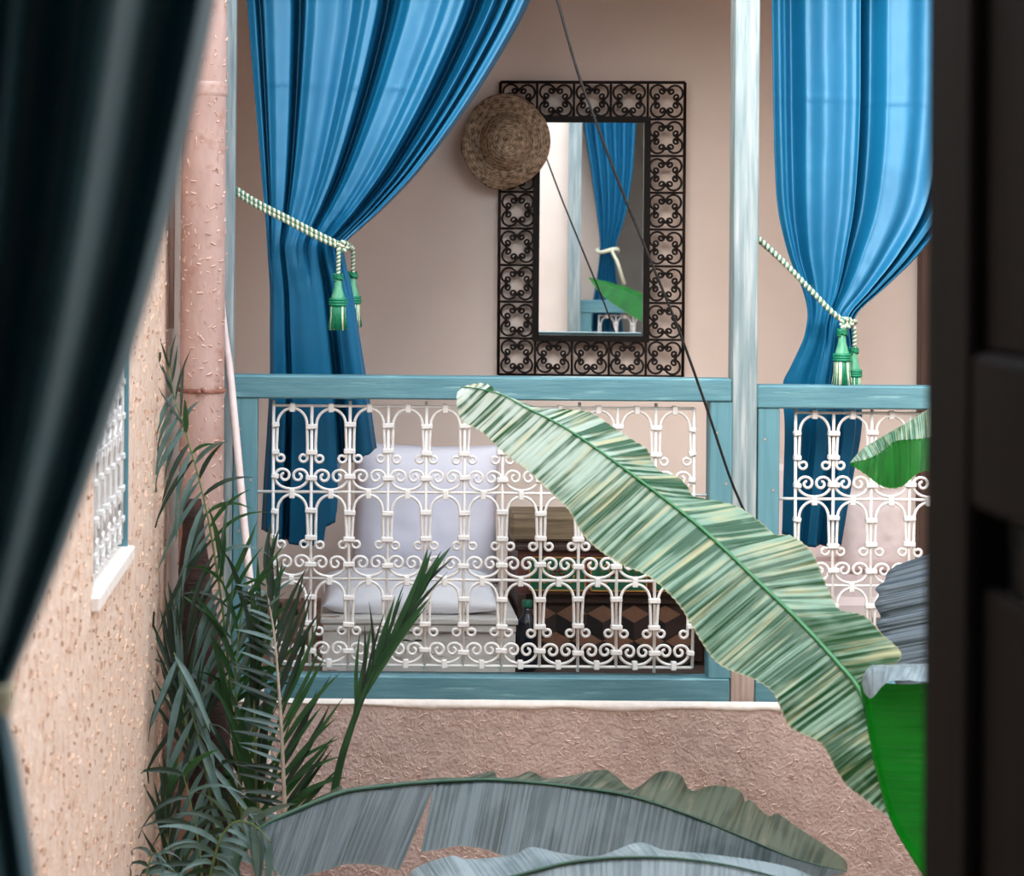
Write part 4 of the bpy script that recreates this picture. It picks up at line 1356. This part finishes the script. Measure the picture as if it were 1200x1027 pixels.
big = blade(ban, rev(MA), rev(LA), rev(RA), L_big, M_rib, .0075, nu=420, nv=14, veins=100, corr=.0022, wave=.012, seed=2)
pet = [at(1056, 966, 5.05), at(1090, 1020, 5.05), Vector((1.52, 5.15, -.2)), Vector((1.6, 5.25, -.5))]
MB().tube(resample(pet, 30), .012, 8).build('petiole', M_rib, ban, True)

# bright green leaf folded over, near the shutter
y4 = 4.9
md = [(1012, 798, y4), (1022, 850, y4), (1034, 905, y4), (1052, 960, y4), (1082, 1010, y4), (1120, 1060, y4)]
l4 = [(1010, 796, y4 - .01), (1018, 850, y4 - .01), (1029, 905, y4 - .01), (1047, 962, y4 - .01), (1078, 1014, y4 - .01), (1116, 1064, y4 - .01)]
r4 = [(1150, 790, y4 - .12), (1165, 840, y4 - .12), (1170, 900, y4 - .1), (1175, 960, y4 - .08), (1180, 1010, y4 - .05), (1185, 1050, y4)]
blade(ban, md, l4, r4, L_green, M_rib, .003, nu=90, nv=16, veins=30, corr=.002, wave=.01, seed=4, rib=False, cup=-.03)
# its pale turned-over edge
me_ = [(1010, 800, y4 - .01), (1018, 786, y4 - .02), (1040, 783, y4 - .05), (1082, 781, y4 - .08), (1150, 779, y4 - .1)]
lo_ = [(1012, 812, y4 - .015), (1022, 818, y4 - .06), (1042, 799, y4 - .09), (1082, 799, y4 - .13), (1150, 800, y4 - .15)]
hi_ = [(1009, 798, y4 + .0), (1020, 781, y4 + .02), (1040, 779, y4 + .04), (1082, 778, y4 + .05), (1150, 776, y4 + .05)]
blade(ban, me_, lo_, hi_, L_gray2, M_rib, .003, nu=60, nv=6, veins=12, corr=.001, wave=.006, seed=6, rib=False)
# green leaf tip over the right railing
y5 = 5.4
m5 = [(996, 543, y5), (1020, 537, y5), (1038, 526, y5), (1050, 517, y5), (1085, 514, y5), (1140, 505, y5)]
u5 = [(996, 542, y5), (1010, 527, y5 + .03), (1032, 513, y5 + .05), (1058, 498, y5 + .06), (1090, 478, y5 + .07), (1140, 450, y5 + .08)]
d5 = [(996, 544, y5), (1014, 556, y5 - .01), (1034, 570, y5 - .02), (1056, 571, y5 - .02), (1084, 552, y5 - .03), (1140, 560, y5 - .03)]
blade(ban, m5, m5, d5, L_green, M_rib, .003, nu=70, nv=10, veins=22, corr=.0015, wave=.004, seed=8, rib=False)
blade(ban, m5, u5, m5, L_big, M_rib, .003, nu=70, nv=8, veins=22, corr=.001, wave=.004, seed=9, rib=False)
# slate leaf end at the right
y6 = 5.7
e6 = [(1052, 662), (1040, 671), (1036, 682), (1026, 690), (1030, 698), (1025, 708), (1032, 722), (1027, 731), (1033, 744), (1031, 752), (1038, 763), (1040, 772), (1046, 790), (1060, 830)]
f6 = [(1190, 615), (1190, 625), (1190, 635), (1190, 645), (1190, 655), (1190, 665), (1190, 675), (1190, 690), (1190, 700), (1190, 715), (1190, 730), (1190, 745), (1190, 765), (1190, 800)]
m6 = [(x, y, y6 + .08 - .16 * i / 13) for i, (x, y) in enumerate(e6)]
d6 = [(x, y, y6 - .05 - .16 * i / 13) for i, (x, y) in enumerate(f6)]
blade(ban, m6, m6, d6, L_dark, M_ribd, .003, nu=110, nv=12, veins=16, corr=.0012, wave=.008, seed=10, rib=False)
tag(ban, 'banana plant with a long striped leaf crossing in front of the railing', 'banana plant')

# grey leaves across the bottom
ban2 = empty('banana_plant', (.35, 5.0, GZ))
MB().tube(resample([(.30, 5.0, GZ), (.32, 5.0, -1.2), (.34, 5.0, -.6)], 20), [.10 - .03 * i / 19 for i in range(20)], 16).build('stem', M_stem, ban2, True)
Y1 = 5.25
mid1 = [(300, 975), (318, 963), (340, 953), (397, 930), (447, 922), (513, 916), (573, 914), (620, 917), (667, 922), (733, 932), (800, 953), (867, 980), (933, 1007), (992, 1022)]
up1 = [(300, 974), (318, 961), (340, 950), (362, 944), (398, 921), (405, 927), (447, 919), (480, 917), (515, 911), (545, 911), (577, 903), (584, 911), (605, 910), (622, 904), (640, 912), (665, 910), (706, 902), (722, 910), (743, 926), (772, 905), (797, 907), (806, 922), (814, 926), (830, 921), (848, 921),
       (868, 928), (873, 940), (880, 938), (900, 956), (912, 953), (933, 968), (966, 990), (990, 1008), (993, 1020)]
low1a = [(302, 978), (318, 1012), (335, 1030), (375, 1022), (410, 1013), (440, 1014), (468, 1021)]
Y1f = lambda x: Y1 + .15 * math.sin((x - 300) / 700 * PI)
midL = [p for p in mid1 if p[0] <= 447] + [(511, 917)]
blade(ban2, [(x, y, Y1f(x)) for x, y in midL], [(x, y, Y1f(x)) for x, y in midL], [(x, y, Y1f(x) - .14) for x, y in low1a], L_gray, M_ribd, .004, nu=120, nv=12, veins=40, corr=.001, wave=.01, seed=12, rib=False)
midR = [(509, 918)] + [p for p in mid1 if p[0] > 520]
low1b = [(493, 1000), (515, 996), (540, 992), (570, 997), (592, 1004), (620, 1000), (660, 1012), (710, 1022), (760, 1030), (820, 1032), (880, 1034), (930, 1036), (960, 1032), (985, 1026)]
blade(ban2, [(x, y, Y1f(x)) for x, y in midR], [(x, y, Y1f(x)) for x, y in midR], [(x, y, Y1f(x) - .16) for x, y in low1b], L_gray, M_ribd, .004, nu=200, nv=14, veins=75, corr=.0012, wave=.01, seed=13, rib=False)
blade(ban2, [(x, y, Y1f(x)) for x, y in mid1], [(x, y, Y1f(x) + .10) for x, y in up1], [(x, y + .5, Y1f(x)) for x, y in mid1], L_olive, M_ribd, .0075, nu=260, nv=8, veins=110, corr=.001, wave=.008, seed=14)
Y2 = 4.7
mid2 = [(470, 1075), (520, 1050), (560, 1038), (607, 1026), (667, 1011), (733, 1005), (800, 1007), (870, 1018), (950, 1042), (1010, 1075)]
up2 = [(462, 1060), (476, 1028), (495, 1013), (530, 1003), (548, 1007), (600, 1003), (623, 993), (660, 1000), (700, 1003), (747, 987), (780, 997), (833, 1002), (900, 1012), (948, 1026), (1010, 1065)]
low2 = [(480, 1110), (540, 1110), (620, 1100), (700, 1100), (800, 1100), (900, 1105), (1000, 1110)]
blade(ban2, [(x, y, Y2) for x, y in mid2], [(x, y, Y2 + .08) for x, y in up2], [(x, y, Y2 - .1) for x, y in low2], L_gray2, M_ribd, .006, nu=200, nv=9, veins=80, corr=.001, wave=.008, seed=15)
for q, p in ((at(300, 975, Y1), 0), (at(470, 1075, Y2), 1)):
    MB().tube(resample([q, Vector((q.x - .02, q.y - .05, q.z - .15)), Vector((.3, 5.0, -.55)), Vector((.33, 5.0, -.7))], 30), .012, 8).build('petiole', M_ribd, ban2, True)
tag(ban2, 'banana plant with arching grey leaves along the bottom of the view', 'banana plant')

# ------------------------------------------------------------------ what the mirror looks back at
def mref(px, py, yp):
    """point on the plane y = yp that the mirror shows at this pixel"""
    d = at(px, py, 1.0) - Vector((0, 0, ZC))
    o_ = Vector((0, 0, ZC))
    c_ = Vector((gxc, YM - .005, 0))
    t = (c_ - o_).dot(MN) / d.dot(MN)
    h = o_ + d * t
    r = d - 2 * d.dot(MN) * MN
    return h + r * ((yp - h.y) / r.y)
def mp(px, py): return mref(px, py, YF)
nx0, nx1 = mp(666, 260).x, mp(681, 260).x
npst = MB().box(nx0, nx1, YF + .002, YF + .08, GZ, 2.7, .003).build('wooden_post', M_tealv)
tag(npst, 'pale teal post seen in the mirror beside the reflected curtain', 'post')
rz = mp(715, 352).z
nr = empty('balcony_railing', ((nx1 + 2.4) / 2, YF - .03, 0))
box('top_rail', nx1, 2.4, YF - .07, YF + .015, rz - .09, rz, M_teal, nr, .004)
box('bottom_rail', nx1, 2.4, YF - .07, YF + .015, -.04, .06, M_teal, nr, .004)
box('stile', nx1, nx1 + .08, YF - .065, YF + .01, .06, rz - .09, M_teald, nr, .003)
grille(nr, (nx1 + .13, YF - .03, rz - .11), K, 9, 3, left_ext=19, right_ext=10)
tag(nr, 'teal railing with white scrollwork reflected low in the mirror', 'railing')
v, f = [], []
nu, nv = 60, 60
def mcx(t):   # left, right px in the mirror by height
    return
Lm = [(60, 680), (142, 683), (200, 692), (250, 699), (290, 703), (320, 700), (360, 694), (420, 692)]
Rm_ = [(60, 752), (142, 746), (200, 742), (250, 734), (290, 722), (320, 722), (360, 728), (420, 732)]
for j in range(nv + 1):
    py = 60 + 360 * j / nv
    for i in range(nu + 1):
        u = i / nu
        l, r = sinterp_lin(Lm, py), sinterp_lin(Rm_, py)
        q = mref(l + (r - l) * u, py, YF)
        v.append(Vector((q.x, YF - .14 + .03 * math.sin(u * 5.5 * 2 * PI) * (.4 + .6 * abs(py - 290) / 150), q.z)))
for j in range(nv):
    for i in range(nu):
        a = j * (nu + 1) + i
        f.append((a, a + 1, a + nu + 2, a + nu + 1))
curtain_thing('blue curtain with a white tie seen in the mirror', v, f, M_blue, 0, 0, 0, YF - .14)
wt = MB()
tc_ = mref(712, 294, YF)
wt.tube([(tc_.x + .075 * math.cos(a), YF - .14 + .05 * math.sin(a), tc_.z + .012 * math.sin(a * 2)) for a in [2 * PI * i / 24 for i in range(24)]], .014, 8, closed=True)
wt.tube([(tc_.x + .03, YF - .085, tc_.z), (tc_.x + .07, YF - .08, tc_.z - .08), (tc_.x + .12, YF - .08, tc_.z - .24)], [.01, .012, .014], 8)
o = wt.build('curtain_tie', M_cream, None, True)
tag(o, 'white sash around the blue curtain seen in the mirror', 'tieback')

ban3 = empty('banana_plant', (2.55, 3.2, GZ))
MB().tube(resample([(2.55, 3.2, GZ), (2.55, 3.2, -.8), (2.52, 3.2, .3)], 20), [.10 - .05 * i / 19 for i in range(20)], 14).build('stem', M_stem, ban3, True)
def mq(px, py, y):
    return mref(px, py, y)
mM = [mq(690, 325, 3.1), mq(715, 335, 3.1), mq(750, 350, 3.12), mq(800, 385, 3.15)]
mU = [mq(690, 325, 3.1), mq(715, 331, 3.03), mq(750, 343, 3.02), mq(800, 378, 3.1)]
mD = [mq(690, 326, 3.1), mq(710, 350, 3.16), mq(750, 376, 3.2), mq(800, 400, 3.2)]
blade(ban3, mM, mU, mD, L_green, M_rib, .006, nu=70, nv=8, veins=30, seed=21, rib=False)
MB().tube(resample([mM[-1], (2.5, 3.18, .6), (2.52, 3.2, .25)], 20), .014, 8).build('petiole', M_rib, ban3, True)
tag(ban3, 'bright green banana leaf reflected at the lower right of the mirror', 'banana plant')

# ------------------------------------------------------------------ dark panelled shutter at our right hand
sh = empty('window_shutter', (.50, 1.3, -.05))
SX = .484
box('stile', SX, SX + .035, 1.58, YF, -.05, 2.7, M_shut, sh, .006)
box('stile', SX, SX + .035, 1.10, 1.20, -.05, 2.7, M_shut, sh, .006)
for z in (-.05, .55, 1.25, 1.95, 2.58):
    box('cross_rail', SX + .001, SX + .034, 1.20, 1.58, z, z + .12, M_shut, sh, .006)
for z in (.07, .67, 1.37, 2.07):
    box('panel', SX + .012, SX + .026, 1.20, 1.58, z, z + .52, M_shut, sh, .004)
tag(sh, 'dark brown panelled shutter standing close at the right edge', 'shutter')
